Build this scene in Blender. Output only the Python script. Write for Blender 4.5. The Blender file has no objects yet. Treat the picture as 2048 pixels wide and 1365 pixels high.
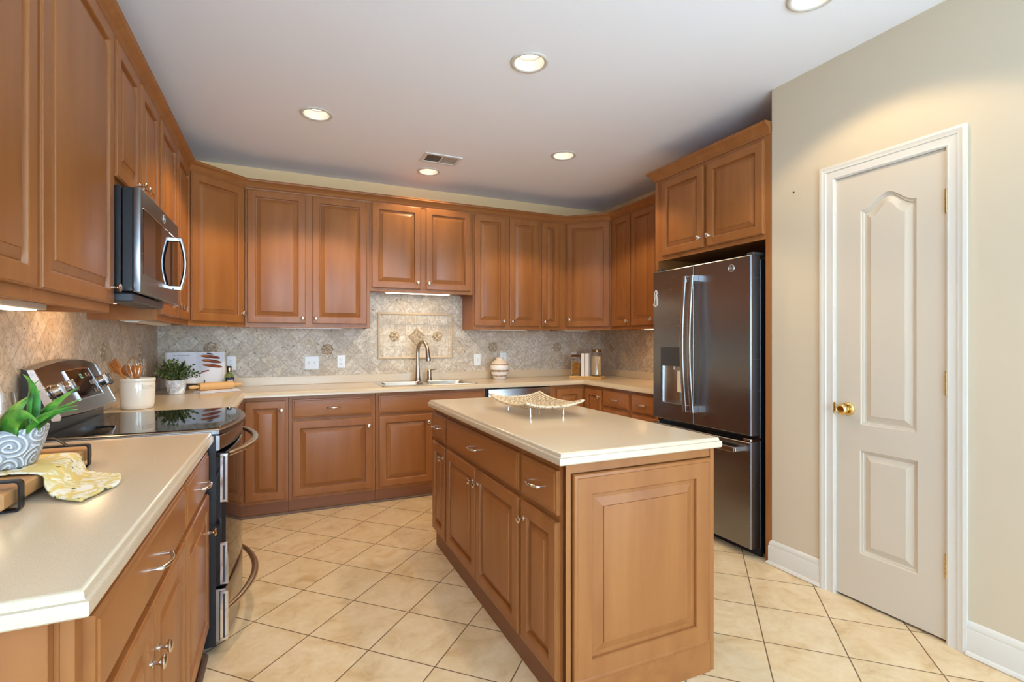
import bpy, bmesh, math, random
from mathutils import Matrix, Vector
random.seed(7)
S = bpy.context.scene
COL = S.collection
PI = math.pi

# ------------------------------------------------------------------ camera, world, exposure, daylight
cam_d = bpy.data.cameras.new('camera')
cam = bpy.data.objects.new('camera', cam_d)
COL.objects.link(cam)
cam_d.sensor_width = 36.0
cam_d.lens = 999.3 / 2048 * 36
cam_d.clip_start = 0.05
cam.location = (0.914, -4.691, 1.287)
cam.rotation_euler = (PI / 2, 0, -0.4263)
S.camera = cam
S.view_settings.view_transform = 'Standard'
S.view_settings.look = 'None'
S.view_settings.gamma = 1
S.view_settings.use_curve_mapping = False
S.view_settings.exposure = 0.05
S.cycles.use_denoising = True
S.cycles.max_bounces = 10
S.cycles.diffuse_bounces = 6
S.cycles.sample_clamp_indirect = 8

w = bpy.data.worlds.new('world')
S.world = w
w.use_nodes = True
bgn = w.node_tree.nodes['Background']
bgn.inputs[0].default_value = (0.75, 0.87, 1.0, 1)
bgn.inputs[1].default_value = 1.5


def light(name, kind, loc, energy, color, size=0.1, size_y=None, rot=(0, 0, 0), spot=None, blend=0.2):
    d = bpy.data.lights.new(name, kind)
    d.energy = energy
    d.color = color
    if kind == 'AREA':
        d.size = size
        if size_y:
            d.shape = 'RECTANGLE'
            d.size_y = size_y
    else:
        d.shadow_soft_size = size
    if kind == 'SPOT':
        d.spot_size = spot
        d.spot_blend = blend
    o = bpy.data.objects.new(name, d)
    COL.objects.link(o)
    o.location = loc
    o.rotation_euler = rot
    return o


DAY = (0.60, 0.81, 1.0)
FILL = (0.54, 0.78, 1.0)
WARM = (1.0, 0.79, 0.48)
H = 2.736          # ceiling
W = 4.143          # right kitchen wall
XP = 3.47          # pantry wall
YP = -2.687        # corner of the pantry wall
YR = -8.2          # wall behind the camera
# daylight from the windows behind; upward-tilted fill lamps added to brighten the ceiling
light('daylight', 'AREA', (1.1, YR + 0.12, 1.45), 42, DAY, 1.9, 1.9, (PI / 2, 0, 0))
light('ceiling_fill', 'AREA', (1.1, YR + 0.16, 1.45), 140, FILL, 1.9, 1.9, (PI / 2 + 0.75, 0, 0))
light('daylight', 'AREA', (3.9, YR + 0.12, 1.45), 34, DAY, 1.5, 1.9, (PI / 2, 0, 0))
light('ceiling_fill', 'AREA', (3.9, YR + 0.16, 1.45), 140, FILL, 1.5, 1.9, (PI / 2 + 0.75, 0, 0))
CANS = [(1.096, -1.275), (2.07, -2.365), (2.891, -1.31), (2.03, -0.513), (2.93, -3.303)]
CAN_W = [62, 38, 40, 15, 22]


# ------------------------------------------------------------------ materials
def srgb(r, g, b):
    f = lambda c: (c / 255 / 12.92) if c / 255 <= 0.04045 else ((c / 255 + 0.055) / 1.055) ** 2.4
    return (f(r), f(g), f(b), 1)


def mat(name, color, rough=0.5, metal=0.0, coat=0.0, ior=None, trans=0.0, emit=None, estr=0.0, spec=None):
    m = bpy.data.materials.new(name)
    m.use_nodes = True
    b = m.node_tree.nodes['Principled BSDF']
    b.inputs['Base Color'].default_value = color
    b.inputs['Roughness'].default_value = rough
    b.inputs['Metallic'].default_value = metal
    b.inputs['Coat Weight'].default_value = coat
    b.inputs['Coat Roughness'].default_value = 0.15
    b.inputs['Transmission Weight'].default_value = trans
    if ior:
        b.inputs['IOR'].default_value = ior
    if spec is not None:
        b.inputs['Specular IOR Level'].default_value = spec
    if emit:
        b.inputs['Emission Color'].default_value = emit
        b.inputs['Emission Strength'].default_value = estr
    return m


class NT:
    """small node helper"""
    def __init__(s, m):
        s.t = m.node_tree
        s.b = s.t.nodes['Principled BSDF']

    def n(s, kind, **kw):
        x = s.t.nodes.new(kind)
        for k, v in kw.items():
            setattr(x, k, v)
        return x

    def link(s, a, b):
        s.t.links.new(a, b)

    def math(s, op, a, b=None, c=None):
        x = s.n('ShaderNodeMath', operation=op)
        for i, v in enumerate((a, b, c)):
            if v is None:
                continue
            if isinstance(v, (int, float)):
                x.inputs[i].default_value = v
            else:
                s.link(v, x.inputs[i])
        return x.outputs[0]

    def mix(s, f, a, b, mode='MIX'):
        x = s.n('ShaderNodeMix', data_type='RGBA', blend_type=mode)
        for k, v in ((0, f), (6, a), (7, b)):
            if isinstance(v, (int, float, tuple)):
                x.inputs[k].default_value = v
            else:
                s.link(v, x.inputs[k])
        return x.outputs[2]

    def ramp(s, f, stops):
        x = s.n('ShaderNodeValToRGB')
        e = x.color_ramp.elements
        while len(e) < len(stops):
            e.new(0.5)
        for i, (p, c) in enumerate(stops):
            e[i].position = p
            e[i].color = c
        s.link(f, x.inputs[0])
        return x.outputs[0]

    def noise(s, vec, scale, detail=3, rough=0.5, dist=0.0):
        x = s.n('ShaderNodeTexNoise')
        x.inputs['Scale'].default_value = scale
        x.inputs['Detail'].default_value = detail
        x.inputs['Roughness'].default_value = rough
        x.inputs['Distortion'].default_value = dist
        s.link(vec, x.inputs['Vector'])
        return x.outputs[0]

    def bump(s, h, strength=0.3, dist=0.002):
        x = s.n('ShaderNodeBump')
        x.inputs['Strength'].default_value = strength
        x.inputs['Distance'].default_value = dist
        s.link(h, x.inputs['Height'])
        s.link(x.outputs[0], s.b.inputs['Normal'])

    def coords(s, scale=(1, 1, 1), loc=(0, 0, 0), rot=(0, 0, 0)):
        tc = s.n('ShaderNodeTexCoord')
        mp = s.n('ShaderNodeMapping')
        mp.inputs['Scale'].default_value = scale
        mp.inputs['Location'].default_value = loc
        mp.inputs['Rotation'].default_value = rot
        s.link(tc.outputs['Object'], mp.inputs['Vector'])
        return mp.outputs[0]


def wood(name, dark, mid, lightc, scale=(14, 14, 1.6), rough=0.34, coat=0.05):
    m = mat(name, mid, rough, coat=coat, spec=0.3)
    t = NT(m)
    oi = t.n('ShaderNodeObjectInfo')
    v = t.coords(scale)
    add = t.n('ShaderNodeVectorMath', operation='ADD')
    sc = t.n('ShaderNodeVectorMath', operation='SCALE')
    cmb = t.n('ShaderNodeCombineXYZ')
    for i in range(3):
        t.link(oi.outputs['Random'], cmb.inputs[i])
    t.link(cmb.outputs[0], sc.inputs[0])
    sc.inputs['Scale'].default_value = 37.0
    t.link(v, add.inputs[0])
    t.link(sc.outputs[0], add.inputs[1])
    n1 = t.noise(add.outputs[0], 0.8, 3, 0.5, 0.5)
    v2 = t.coords((scale[0] * 9, scale[1] * 9, scale[2] * 2.2))
    n2 = t.noise(v2, 1.0, 3, 0.6)
    v3 = t.coords((3.5, 3.5, 2.5))
    n3 = t.noise(v3, 1.0, 2, 0.5)
    c = t.ramp(n1, [(0.15, dark), (0.5, mid), (0.9, lightc)])
    c = t.mix(t.math('MULTIPLY', n2, 0.22), c, dark)
    c = t.mix(t.math('MULTIPLY', n3, 0.30), c, lightc)
    t.link(c, t.b.inputs['Base Color'])
    t.bump(n2, 0.06, 0.0008)
    return m


M = {}
M['wood'] = wood('maple_stain', srgb(133, 77, 38), srgb(153, 95, 49), srgb(167, 110, 60))
M['wood_h'] = wood('maple_stain_across', srgb(133, 77, 38), srgb(153, 95, 49), srgb(167, 110, 60), (1.6, 14, 14))
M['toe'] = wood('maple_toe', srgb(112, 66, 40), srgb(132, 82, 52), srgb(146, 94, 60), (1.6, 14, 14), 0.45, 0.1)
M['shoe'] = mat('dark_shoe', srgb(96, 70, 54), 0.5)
M['board'] = wood('acacia', srgb(140, 92, 50), srgb(176, 128, 78), srgb(206, 164, 112), (30, 3, 30), 0.5, 0.0)
M['endgrain'] = wood('pale_end', srgb(170, 160, 140), srgb(196, 188, 168), srgb(210, 202, 184), (20, 20, 20), 0.6, 0.0)
M['bamboo'] = wood('bamboo', srgb(176, 128, 66), srgb(206, 160, 96), srgb(222, 184, 124), (3, 25, 25), 0.45, 0.1)
M['beech'] = wood('beech', srgb(196, 142, 84), srgb(219, 168, 108), srgb(230, 186, 130), (3, 20, 20), 0.5, 0.0)
M['spoon'] = wood('spoon_wood', srgb(160, 92, 38), srgb(190, 116, 54), srgb(206, 136, 72), (20, 20, 3), 0.5, 0.0)
M['steel'] = mat('brushed_steel', (0.40, 0.385, 0.37, 1), 0.27, 1.0)
t = NT(M['steel'])
n = t.noise(t.coords((400, 400, 6)), 1.0, 2)
M['steel_dark'] = mat('slate_steel', (0.265, 0.265, 0.27, 1), 0.27, 1.0)
t = NT(M['steel_dark'])
n = t.noise(t.coords((3, 3, 160)), 1.0, 2)
t.link(t.math('MULTIPLY_ADD', n, 0.012, 0.265), t.b.inputs['Roughness'])
t.b.inputs['Anisotropic'].default_value = 0.75
tg = t.n('ShaderNodeTangent', direction_type='RADIAL', axis='Z')
t.link(tg.outputs[0], t.b.inputs['Tangent'])
M['sink'] = mat('sink_steel', (0.62, 0.60, 0.57, 1), 0.24, 1.0)
M['chrome'] = mat('chrome', (0.82, 0.82, 0.83, 1), 0.08, 1.0)
M['nickel'] = mat('satin_nickel', (0.62, 0.57, 0.50, 1), 0.25, 1.0)
M['pewter'] = mat('brushed_nickel_faucet', (0.42, 0.36, 0.29, 1), 0.28, 1.0)
M['brass'] = mat('brass', (0.78, 0.55, 0.22, 1), 0.12, 1.0)
M['black_glass'] = mat('black_glass', (0.006, 0.006, 0.007, 1), 0.03, spec=0.5)
M['black'] = mat('black_plastic', (0.012, 0.012, 0.013, 1), 0.28)
M['black_matte'] = mat('black_matte', (0.015, 0.014, 0.014, 1), 0.6)
M['charcoal'] = mat('charcoal', (0.045, 0.045, 0.048, 1), 0.4)
M['iron'] = mat('black_iron', (0.018, 0.016, 0.015, 1), 0.42, 0.6)
M['ceil'] = mat('ceiling_paint', srgb(245, 246, 249), 0.9)
M['paint'] = mat('beige_wall_paint', srgb(204, 187, 160), 0.75)
M['paint2'] = mat('cream_wall_paint', srgb(240, 200, 146), 0.75)
for k in ('paint', 'paint2', 'ceil'):
    t = NT(M[k])
    t.bump(t.noise(t.coords((1, 1, 1)), 260, 2), 0.05, 0.001)
M['bounce_carpet'] = mat('pale_bounce_carpet', srgb(226, 228, 232), 0.95)  # unseen pale floor covering, added to bounce neutral light upward
M['white_wall'] = mat('white_wall_paint', srgb(236, 238, 242), 0.8)  # kept white so the unseen rear walls bounce neutral light
M['trim'] = mat('white_trim_paint', srgb(214, 207, 195), 0.38)
M['door'] = mat('door_paint', srgb(206, 192, 172), 0.42)
M['white'] = mat('white_plastic', srgb(240, 240, 238), 0.35)
M['almond'] = mat('almond_plastic', srgb(218, 196, 160), 0.4)
M['slot'] = mat('dark_slot', (0.02, 0.02, 0.02, 1), 0.6)
M['fixture'] = mat('fixture_enamel', srgb(222, 208, 184), 0.4)
M['grille'] = mat('vent_white', srgb(228, 224, 218), 0.45)
M['bulb'] = mat('lamp_lens', (1, 1, 1, 1), 0.5, emit=(1, 0.95, 0.86, 1), estr=5)
M['strip'] = mat('lit_strip', (1, 1, 1, 1), 0.5, emit=(1, 0.85, 0.62, 1), estr=5)
M['can'] = mat('can_baffle', srgb(206, 200, 186), 0.4)
M['glass'] = mat('clear_glass', (1, 1, 1, 1), 0.0, ior=1.45, trans=1.0)
M['pane'] = mat('window_pane', (1, 1, 1, 1), 0.0, ior=1.45, trans=1.0)
M['ceramic'] = mat('cream_glaze', srgb(232, 224, 208), 0.12, coat=0.5)
M['paper'] = mat('paper', srgb(232, 230, 232), 0.6)
M['ink'] = mat('grey_ink', srgb(120, 118, 122), 0.7)
M['page'] = mat('book_block', srgb(232, 226, 214), 0.7)
M['cover'] = mat('white_cover', srgb(226, 218, 208), 0.5)
M['grain'] = mat('grain', srgb(214, 184, 140), 0.8)
M['pasta'] = mat('pasta', srgb(226, 150, 34), 0.5)
M['lid'] = mat('bronze_lid', (0.22, 0.13, 0.055, 1), 0.3, 1.0)
M['oil'] = mat('green_bottle', (0.34, 0.45, 0.16, 1), 0.04, ior=1.45, trans=0.75)
M['label'] = mat('bottle_label', srgb(196, 196, 200), 0.6)
M['navy'] = mat('navy_label', srgb(36, 36, 50), 0.6)
M['gold'] = mat('gold_foil', (0.8, 0.55, 0.25, 1), 0.3, 1.0)
M['soil'] = mat('soil', srgb(46, 34, 26), 0.9)
M['window_lit'] = mat('clock_digits', (0, 0, 0, 1), 0.5, emit=(0.35, 0.75, 0.45, 1), estr=0.8)
M['eclair'] = mat('printed_pastry', srgb(132, 58, 22), 0.6)
M['cream'] = mat('printed_cream', srgb(224, 222, 224), 0.6)
M['caramel'] = mat('printed_caramel', srgb(196, 110, 36), 0.6)


def counter_mat():
    m = mat('speckled_cream_solid_surface', srgb(228, 214, 190), 0.22, coat=0.15)
    t = NT(m)
    v = t.coords()
    n1 = t.noise(v, 420, 2, 0.6)
    n2 = t.noise(v, 180, 2, 0.5)
    c = t.ramp(n1, [(0.30, srgb(193, 171, 142)), (0.45, srgb(202, 182, 154)), (0.72, srgb(208, 190, 164))])
    c = t.mix(t.math('MULTIPLY', n2, 0.25), c, srgb(194, 172, 143))
    t.link(c, t.b.inputs['Base Color'])
    return m


M['counter'] = counter_mat()


def tile_nodes(t, u, v, size, angle, grout, u0=0.0, v0=0.0):
    """returns (grout mask 0..1, per-tile random, height)"""
    ca, sa = math.cos(angle), math.sin(angle)
    du = t.math('SUBTRACT', u, u0)
    dv = t.math('SUBTRACT', v, v0)
    a = t.math('DIVIDE', t.math('ADD', t.math('MULTIPLY', du, ca), t.math('MULTIPLY', dv, sa)), size)
    b = t.math('DIVIDE', t.math('SUBTRACT', t.math('MULTIPLY', dv, ca), t.math('MULTIPLY', du, sa)), size)
    fa, fb = t.math('FRACT', a), t.math('FRACT', b)
    ea = t.math('MINIMUM', fa, t.math('SUBTRACT', 1.0, fa))
    eb = t.math('MINIMUM', fb, t.math('SUBTRACT', 1.0, fb))
    e = t.math('MINIMUM', ea, eb)
    g = t.n('ShaderNodeMapRange')
    g.inputs[1].default_value = grout * 0.6
    g.inputs[2].default_value = grout * 1.3
    t.link(e, g.inputs[0])
    cmb = t.n('ShaderNodeCombineXYZ')
    t.link(t.math('FLOOR', a), cmb.inputs[0])
    t.link(t.math('FLOOR', b), cmb.inputs[1])
    wn = t.n('ShaderNodeTexWhiteNoise', noise_dimensions='3D')
    t.link(cmb.outputs[0], wn.inputs['Vector'])
    return g.outputs[0], wn.outputs[0], cmb.outputs[0]


def floor_mat():
    m = mat('beige_ceramic_floor_tile', srgb(220, 190, 146), 0.3)
    t = NT(m)
    v = t.coords()
    sep = t.n('ShaderNodeSeparateXYZ')
    t.link(v, sep.inputs[0])
    g, r, cell = tile_nodes(t, sep.outputs[0], sep.outputs[1], 0.311, -0.772, 0.0085, 1.212, -1.233)
    off = t.n('ShaderNodeVectorMath', operation='MULTIPLY_ADD')
    t.link(cell, off.inputs[0])
    off.inputs[1].default_value = (3.1, 4.7, 0)
    t.link(v, off.inputs[2])
    n1 = t.noise(off.outputs[0], 7, 5, 0.62, 0.8)
    n2 = t.noise(off.outputs[0], 32, 4, 0.65)
    c = t.ramp(n1, [(0.28, srgb(194, 158, 110)), (0.43, srgb(220, 192, 149)), (0.55, srgb(228, 204, 165)), (0.75, srgb(236, 216, 182))])
    c = t.mix(t.math('MULTIPLY', t.math('POWER', n2, 2.0), 0.75), c, srgb(202, 165, 116))
    c = t.mix(t.math('MULTIPLY', r, 0.16), c, srgb(216, 186, 142))
    c = t.mix(g, srgb(112, 84, 58), c)
    t.link(c, t.b.inputs['Base Color'])
    t.link(t.math('MULTIPLY_ADD', g, -0.42, 0.72), t.b.inputs['Roughness'])
    t.bump(g, 0.5, 0.002)
    return m


M['floor'] = floor_mat()


def travertine(name, axis, angle, size=0.1035, u0=0.0, v0=0.0):
    """tumbled travertine tile seen along world 'axis' (x or y) and z"""
    m = mat(name, srgb(190, 175, 152), 0.45)
    t = NT(m)
    v = t.coords()
    sep = t.n('ShaderNodeSeparateXYZ')
    t.link(v, sep.inputs[0])
    u = sep.outputs[0 if axis == 'x' else 1]
    g, r, cell = tile_nodes(t, u, sep.outputs[2], size, angle, 0.018, u0, v0)
    off = t.n('ShaderNodeVectorMath', operation='MULTIPLY_ADD')
    t.link(cell, off.inputs[0])
    off.inputs[1].default_value = (5.3, 2.9, 1.7)
    t.link(v, off.inputs[2])
    o = off.outputs[0]
    n1 = t.noise(o, 16, 5, 0.62, 0.4)
    n2 = t.noise(o, 62, 4, 0.68, 0.3)
    n3 = t.noise(o, 9, 2, 0.5)
    n4 = t.noise(o, 150, 2, 0.6)
    c = t.ramp(r, [(0.0, srgb(198, 178, 152)), (0.3, srgb(219, 202, 178)), (0.65, srgb(232, 217, 196)), (1.0, srgb(220, 196, 162))])
    mot = t.ramp(t.noise(o, 26, 6, 0.7, 1.0), [(0.38, (1, 1, 1, 1)), (0.62, (0, 0, 0, 1))])
    c = t.mix(t.math('MULTIPLY', n1, 0.40), c, srgb(226, 215, 196))
    c = t.mix(t.math('MULTIPLY', mot, 0.55), c, srgb(146, 124, 100))
    # cream-pale and ochre clouds, then the dark pits
    oc = t.ramp(n3, [(0.58, (0, 0, 0, 1)), (0.72, (1, 1, 1, 1))])
    c = t.mix(t.math('MULTIPLY', oc, 0.35), c, srgb(186, 146, 94))
    zone = t.ramp(n1, [(0.40, (0, 0, 0, 1)), (0.56, (1, 1, 1, 1))])
    pit = t.ramp(n2, [(0.35, (1, 1, 1, 1)), (0.43, (0, 0, 0, 1))])
    pit = t.math('MULTIPLY', pit, t.math('MULTIPLY_ADD', zone, 0.85, 0.12))
    fine = t.ramp(n4, [(0.28, (1, 1, 1, 1)), (0.36, (0, 0, 0, 1))])
    dk = t.math('MAXIMUM', t.math('MULTIPLY', pit, 0.85), t.math('MULTIPLY', fine, 0.5))
    c = t.mix(dk, c, srgb(88, 74, 62))
    c = t.mix(g, srgb(176, 162, 142), c)
    t.link(c, t.b.inputs['Base Color'])
    hgt = t.math('SUBTRACT', g, t.math('MULTIPLY', dk, 0.6))
    t.bump(hgt, 0.45, 0.002)
    return m


M['tile_x'] = travertine('travertine_diagonal_back', 'x', PI / 4, u0=1.02, v0=0.985)
M['tile_y'] = travertine('travertine_diagonal_side', 'y', PI / 4, u0=-0.03, v0=0.985)
M['tile_straight'] = travertine('travertine_straight', 'x', 0.0, u0=1.735, v0=1.13)
M['rail'] = mat('pencil_rail', srgb(206, 180, 146), 0.45)
M['accent'] = mat('carved_travertine', srgb(178, 154, 124), 0.6)
t = NT(M['accent'])
c_ = t.ramp(t.noise(t.coords(), 60, 4), [(0.35, srgb(140, 116, 90)), (0.6, srgb(200, 178, 148))])
t.link(c_, t.b.inputs['Base Color'])


# ------------------------------------------------------------------ mesh builder
class MB:
    def __init__(s):
        s.bm = bmesh.new()
        s.mi = 0

    def _tag(s, faces):
        for f in faces:
            f.material_index = s.mi

    def face(s, pts):
        f = s.bm.faces.new([s.bm.verts.new(p) for p in pts])
        f.material_index = s.mi
        return f

    def box(s, x0, y0, z0, x1, y1, z1, b=0.0, M_=None, seg=1):
        r = bmesh.ops.create_cube(s.bm, size=1)
        vs = r['verts']
        for v in vs:
            v.co = Vector(((x0 + x1) / 2 + v.co.x * (x1 - x0), (y0 + y1) / 2 + v.co.y * (y1 - y0), (z0 + z1) / 2 + v.co.z * (z1 - z0)))
        if M_:
            bmesh.ops.transform(s.bm, matrix=M_, verts=vs)
        fs = {f for v in vs for f in v.link_faces}
        s._tag(fs)
        if b > 0:
            es = list({e for v in vs for e in v.link_edges})
            rr = bmesh.ops.bevel(s.bm, geom=es, offset=b, segments=seg, affect='EDGES', profile=0.5)
            s._tag(rr['faces'])
        return s

    def loft(s, rings, cap0=True, cap1=True, closed=True):
        """rings: lists of points, same length; quads between them"""
        vr = [[s.bm.verts.new(p) for p in r] for r in rings]
        n = len(vr[0])
        for a, b in zip(vr, vr[1:]):
            for i in range(n if closed else n - 1):
                j = (i + 1) % n
                f = s.bm.faces.new((a[i], a[j], b[j], b[i]))
                f.material_index = s.mi
        if cap0:
            f = s.bm.faces.new(vr[0][::-1])
            f.material_index = s.mi
        if cap1:
            f = s.bm.faces.new(vr[-1])
            f.material_index = s.mi
        return s

    def lathe(s, prof, c=(0, 0, 0), seg=24, M_=None, sx=1, sy=1, cap0=True, cap1=True):
        rings = []
        for r, z in prof:
            ring = []
            for k in range(seg):
                a = 2 * PI * k / seg
                p = Vector((c[0] + r * sx * math.cos(a), c[1] + r * sy * math.sin(a), c[2] + z))
                if M_:
                    p = M_ @ p
                ring.append(p)
            rings.append(ring)
        return s.loft(rings, cap0, cap1)

    def tube(s, pts, r, seg=10, closed=False, flat=None):
        """swept circle (or flat=(w,h) ellipse) with radius r or list of radii"""
        P = [Vector(p) for p in pts]
        n = len(P)
        rr = r if isinstance(r, (list, tuple)) else [r] * n
        rings = []
        up = None
        for i in range(n):
            if closed:
                d = P[(i + 1) % n] - P[i - 1]
            else:
                d = P[min(i + 1, n - 1)] - P[max(i - 1, 0)]
            d.normalize()
            if up is None:
                up = Vector((0, 0, 1)) if abs(d.z) < 0.9 else Vector((1, 0, 0))
            a = (up - d * up.dot(d)).normalized()
            up = a
            b = d.cross(a)
            fa, fb = flat if flat else (1, 1)
            rings.append([P[i] + a * (math.cos(2 * PI * k / seg) * rr[i] * fa) + b * (math.sin(2 * PI * k / seg) * rr[i] * fb) for k in range(seg)])
        if closed:
            rings.append(rings[0])
            return s.loft(rings, False, False)
        return s.loft(rings)

    def prism(s, poly, z0, z1, M_=None):
        lo = [Vector((x, y, z0)) for x, y in poly]
        hi = [Vector((x, y, z1)) for x, y in poly]
        if M_:
            lo = [M_ @ p for p in lo]
            hi = [M_ @ p for p in hi]
        return s.loft([lo, hi])

    def sweep(s, prof, path, caps=True):
        """prof: (out, z) pairs; path: 2D polyline; 'out' is to the right of travel"""
        P = [Vector(p) for p in path]
        rings = []
        for i, p in enumerate(P):
            d0 = (P[i] - P[i - 1]).normalized() if i else None
            d1 = (P[i + 1] - P[i]).normalized() if i < len(P) - 1 else None
            n0 = Vector((d0.y, -d0.x)) if d0 else None
            n1 = Vector((d1.y, -d1.x)) if d1 else None
            if n0 and n1:
                nm = (n0 + n1).normalized()
                nm = nm / max(0.3, nm.dot(n0))
            else:
                nm = n0 or n1
            rings.append([Vector((p.x + nm.x * o, p.y + nm.y * o, z)) for o, z in prof])
        return s.loft(rings, caps, caps)

    def grid(s, fn, nu, nv):
        vs = [[s.bm.verts.new(fn(i / nu, j / nv)) for j in range(nv + 1)] for i in range(nu + 1)]
        for i in range(nu):
            for j in range(nv):
                f = s.bm.faces.new((vs[i][j], vs[i + 1][j], vs[i + 1][j + 1], vs[i][j + 1]))
                f.material_index = s.mi
        return s

    def build(s, name, mats, parent=None, world=False, smooth=32, solid=None):
        if world and parent is not None:
            s.bm.transform(MAT[parent.name].inverted())
        bmesh.ops.recalc_face_normals(s.bm, faces=s.bm.faces)
        me = bpy.data.meshes.new(name)
        s.bm.to_mesh(me)
        s.bm.free()
        for m in (mats if isinstance(mats, (list, tuple)) else [mats]):
            me.materials.append(M[m] if isinstance(m, str) else m)
        if smooth:
            me.shade_smooth()
            me.set_sharp_from_angle(angle=math.radians(smooth))
        o = bpy.data.objects.new(name, me)
        COL.objects.link(o)
        if parent:
            o.parent = parent
        if solid:
            md = o.modifiers.new('thickness', 'SOLIDIFY')
            md.thickness = solid
            md.offset = 0
        return o


MAT = {}


def tag(o, label, cat, group=None):
    o['label'] = label
    o['category'] = cat
    if group:
        o['group'] = group
    return o


def thing(name, label, cat, loc=(0, 0, 0), rz=0.0, group=None):
    o = bpy.data.objects.new(name, None)
    o.empty_display_size = 0.05
    COL.objects.link(o)
    o.location = loc
    o.rotation_euler = (0, 0, rz)
    MAT[o.name] = Matrix.Translation(loc) @ Matrix.Rotation(rz, 4, 'Z')
    return tag(o, label, cat, group)


def struct(name, mb, m, parent=None, smooth=32):
    o = mb.build(name, m, parent, smooth=smooth)
    if parent is None:
        o['kind'] = 'structure'
    return o


def dup(root, loc, rz, label, group=None):
    r = root.copy()
    COL.objects.link(r)
    r.location = loc
    r.rotation_euler = (0, 0, rz)
    r['label'] = label
    if group:
        r['group'] = group
    MAT[r.name] = Matrix.Translation(loc) @ Matrix.Rotation(rz, 4, 'Z')
    for ch in list(root.children):
        c = ch.copy()
        COL.objects.link(c)
        c.parent = r
        for g in ch.children:
            d = g.copy()
            COL.objects.link(d)
            d.parent = c
    return r


# ------------------------------------------------------------------ room shell
XE = 5.6   # right side of the room behind
struct('floor', MB().box(-0.1, -5.6, -0.12, XE, 0.1, 0.0), 'floor', smooth=0)
struct('floor_bounce_carpet', MB().box(-0.1, YR - 0.1, -0.12, XE, -5.6, 0.006), 'bounce_carpet', smooth=0)  # pale floor added out of view as a bounce for the ceiling
cb = MB()
# ceiling slab with round holes for the recessed lamps
def ceiling():
    bm = cb.bm
    outer = [(-0.1, YR - 0.1), (XE, YR - 0.1), (XE, 0.1), (-0.1, 0.1)]
    edges = []
    def ring(pts):
        vs = [bm.verts.new((x, y, H)) for x, y in pts]
        for i in range(len(vs)):
            edges.append(bm.edges.new((vs[i], vs[(i + 1) % len(vs)])))
    ring(outer)
    for x, y in CANS:
        ring([(x + 0.083 * math.cos(2 * PI * k / 32), y + 0.083 * math.sin(2 * PI * k / 32)) for k in range(32)])
    bmesh.ops.triangle_fill(bm, use_beauty=True, use_dissolve=False, edges=edges)
    ext = bmesh.ops.extrude_face_region(bm, geom=bm.faces[:])
    for v in [g for g in ext['geom'] if isinstance(g, bmesh.types.BMVert)]:
        v.co.z += 0.2
ceiling()
struct('ceiling', cb, 'ceil', smooth=0)
wl = struct('wall_left', MB().box(-0.12, YR - 0.1, 0, 0, 0.1, H), 'white_wall', smooth=0)
wb = struct('wall_back', MB().box(0, 0, 0, W + 0.12, 0.12, H), 'paint2', smooth=0)
wr = struct('wall_right', MB().box(W, YP, 0, W + 0.12, 0, H), 'paint2', smooth=0)
# pantry wall with its door opening
DY0, DY1, DZ = -3.526, -3.050, 2.112
pw = MB()
pw.box(XP, DY1, 0, XP + 0.12, YP, H)
pw.box(XP, -4.9, 0, XP + 0.12, DY0, H)
pw.box(XP, DY0, DZ, XP + 0.12, DY1, H)
pw.box(XP + 0.12, YP - 0.12, 0, W, YP - 0.001, H)
wp = struct('wall_pantry', pw, 'paint', smooth=0)
struct('wall_closet', MB().box(4.05, -4.9, 0, 4.15, YP - 0.12, H).box(XP + 0.12, -4.9, 0, 4.05, -4.8, H), 'white_wall', smooth=0)
struct('wall_far_right', MB().box(XE, YR - 0.1, 0, XE + 0.12, -4.8, H).box(4.15, -4.9, 0, XE, -4.8, H), 'white_wall', smooth=0)
fw = MB()
WIN = [(0.1, 2.1, 0.45, 2.45), (3.1, 4.7, 0.45, 2.45)]
fw.box(0, YR - 0.12, 0, XE, YR, 0.45)
fw.box(0, YR - 0.12, 2.45, XE, YR, H)
fw.box(0, YR - 0.12, 0.45, 0.1, YR, 2.45)
fw.box(2.1, YR - 0.12, 0.45, 3.1, YR, 2.45)
fw.box(4.7, YR - 0.12, 0.45, XE, YR, 2.45)
struct('wall_front', fw, 'white_wall', smooth=0)
for i, (x0, x1, z0, z1) in enumerate(WIN):
    m_ = MB()
    f_ = 0.06
    for a in (x0, (x0 + x1) / 2 - f_ / 2, x1 - f_):
        m_.box(a, YR - 0.09, z0, a + f_, YR - 0.02, z1, 0.004)
    for z in (z0, (z0 + z1) / 2 - 0.02, z1 - f_):
        m_.box(x0, YR - 0.085, z, x1, YR - 0.025, z + f_, 0.004)
    wi = struct('window_%d' % (i + 1), m_, 'trim')
    MB().box(x0 + 0.02, YR - 0.062, z0 + 0.02, x1 - 0.02, YR - 0.056, z1 - 0.02).build('pane', 'pane', wi)

# tile backsplashes (parts of their walls)
T = 0.012
SP = 0.985
b1 = MB().box(0.0, -T, 0.9146, 1.575, 0, 1.42).box(1.575, -T, 0.9146, 2.505, 0, 1.76).box(2.505, -T, 0.9146, W, 0, 1.42)
tb = b1.build('tile_backsplash', 'tile_x', wb, smooth=0)
tl = MB().box(0, -3.70, 0.9146, T, -2.306, 1.43).box(0, -2.306, 0.9146, T, -1.543, 1.50).box(0, -1.543, 0.9146, T, -T, 1.42).build('tile_backsplash', 'tile_y', wl, smooth=0)
tr = MB().box(W - T, -1.70, 0.9146, W, -T, 1.42).build('tile_backsplash', 'tile_y', wr, smooth=0)
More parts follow.
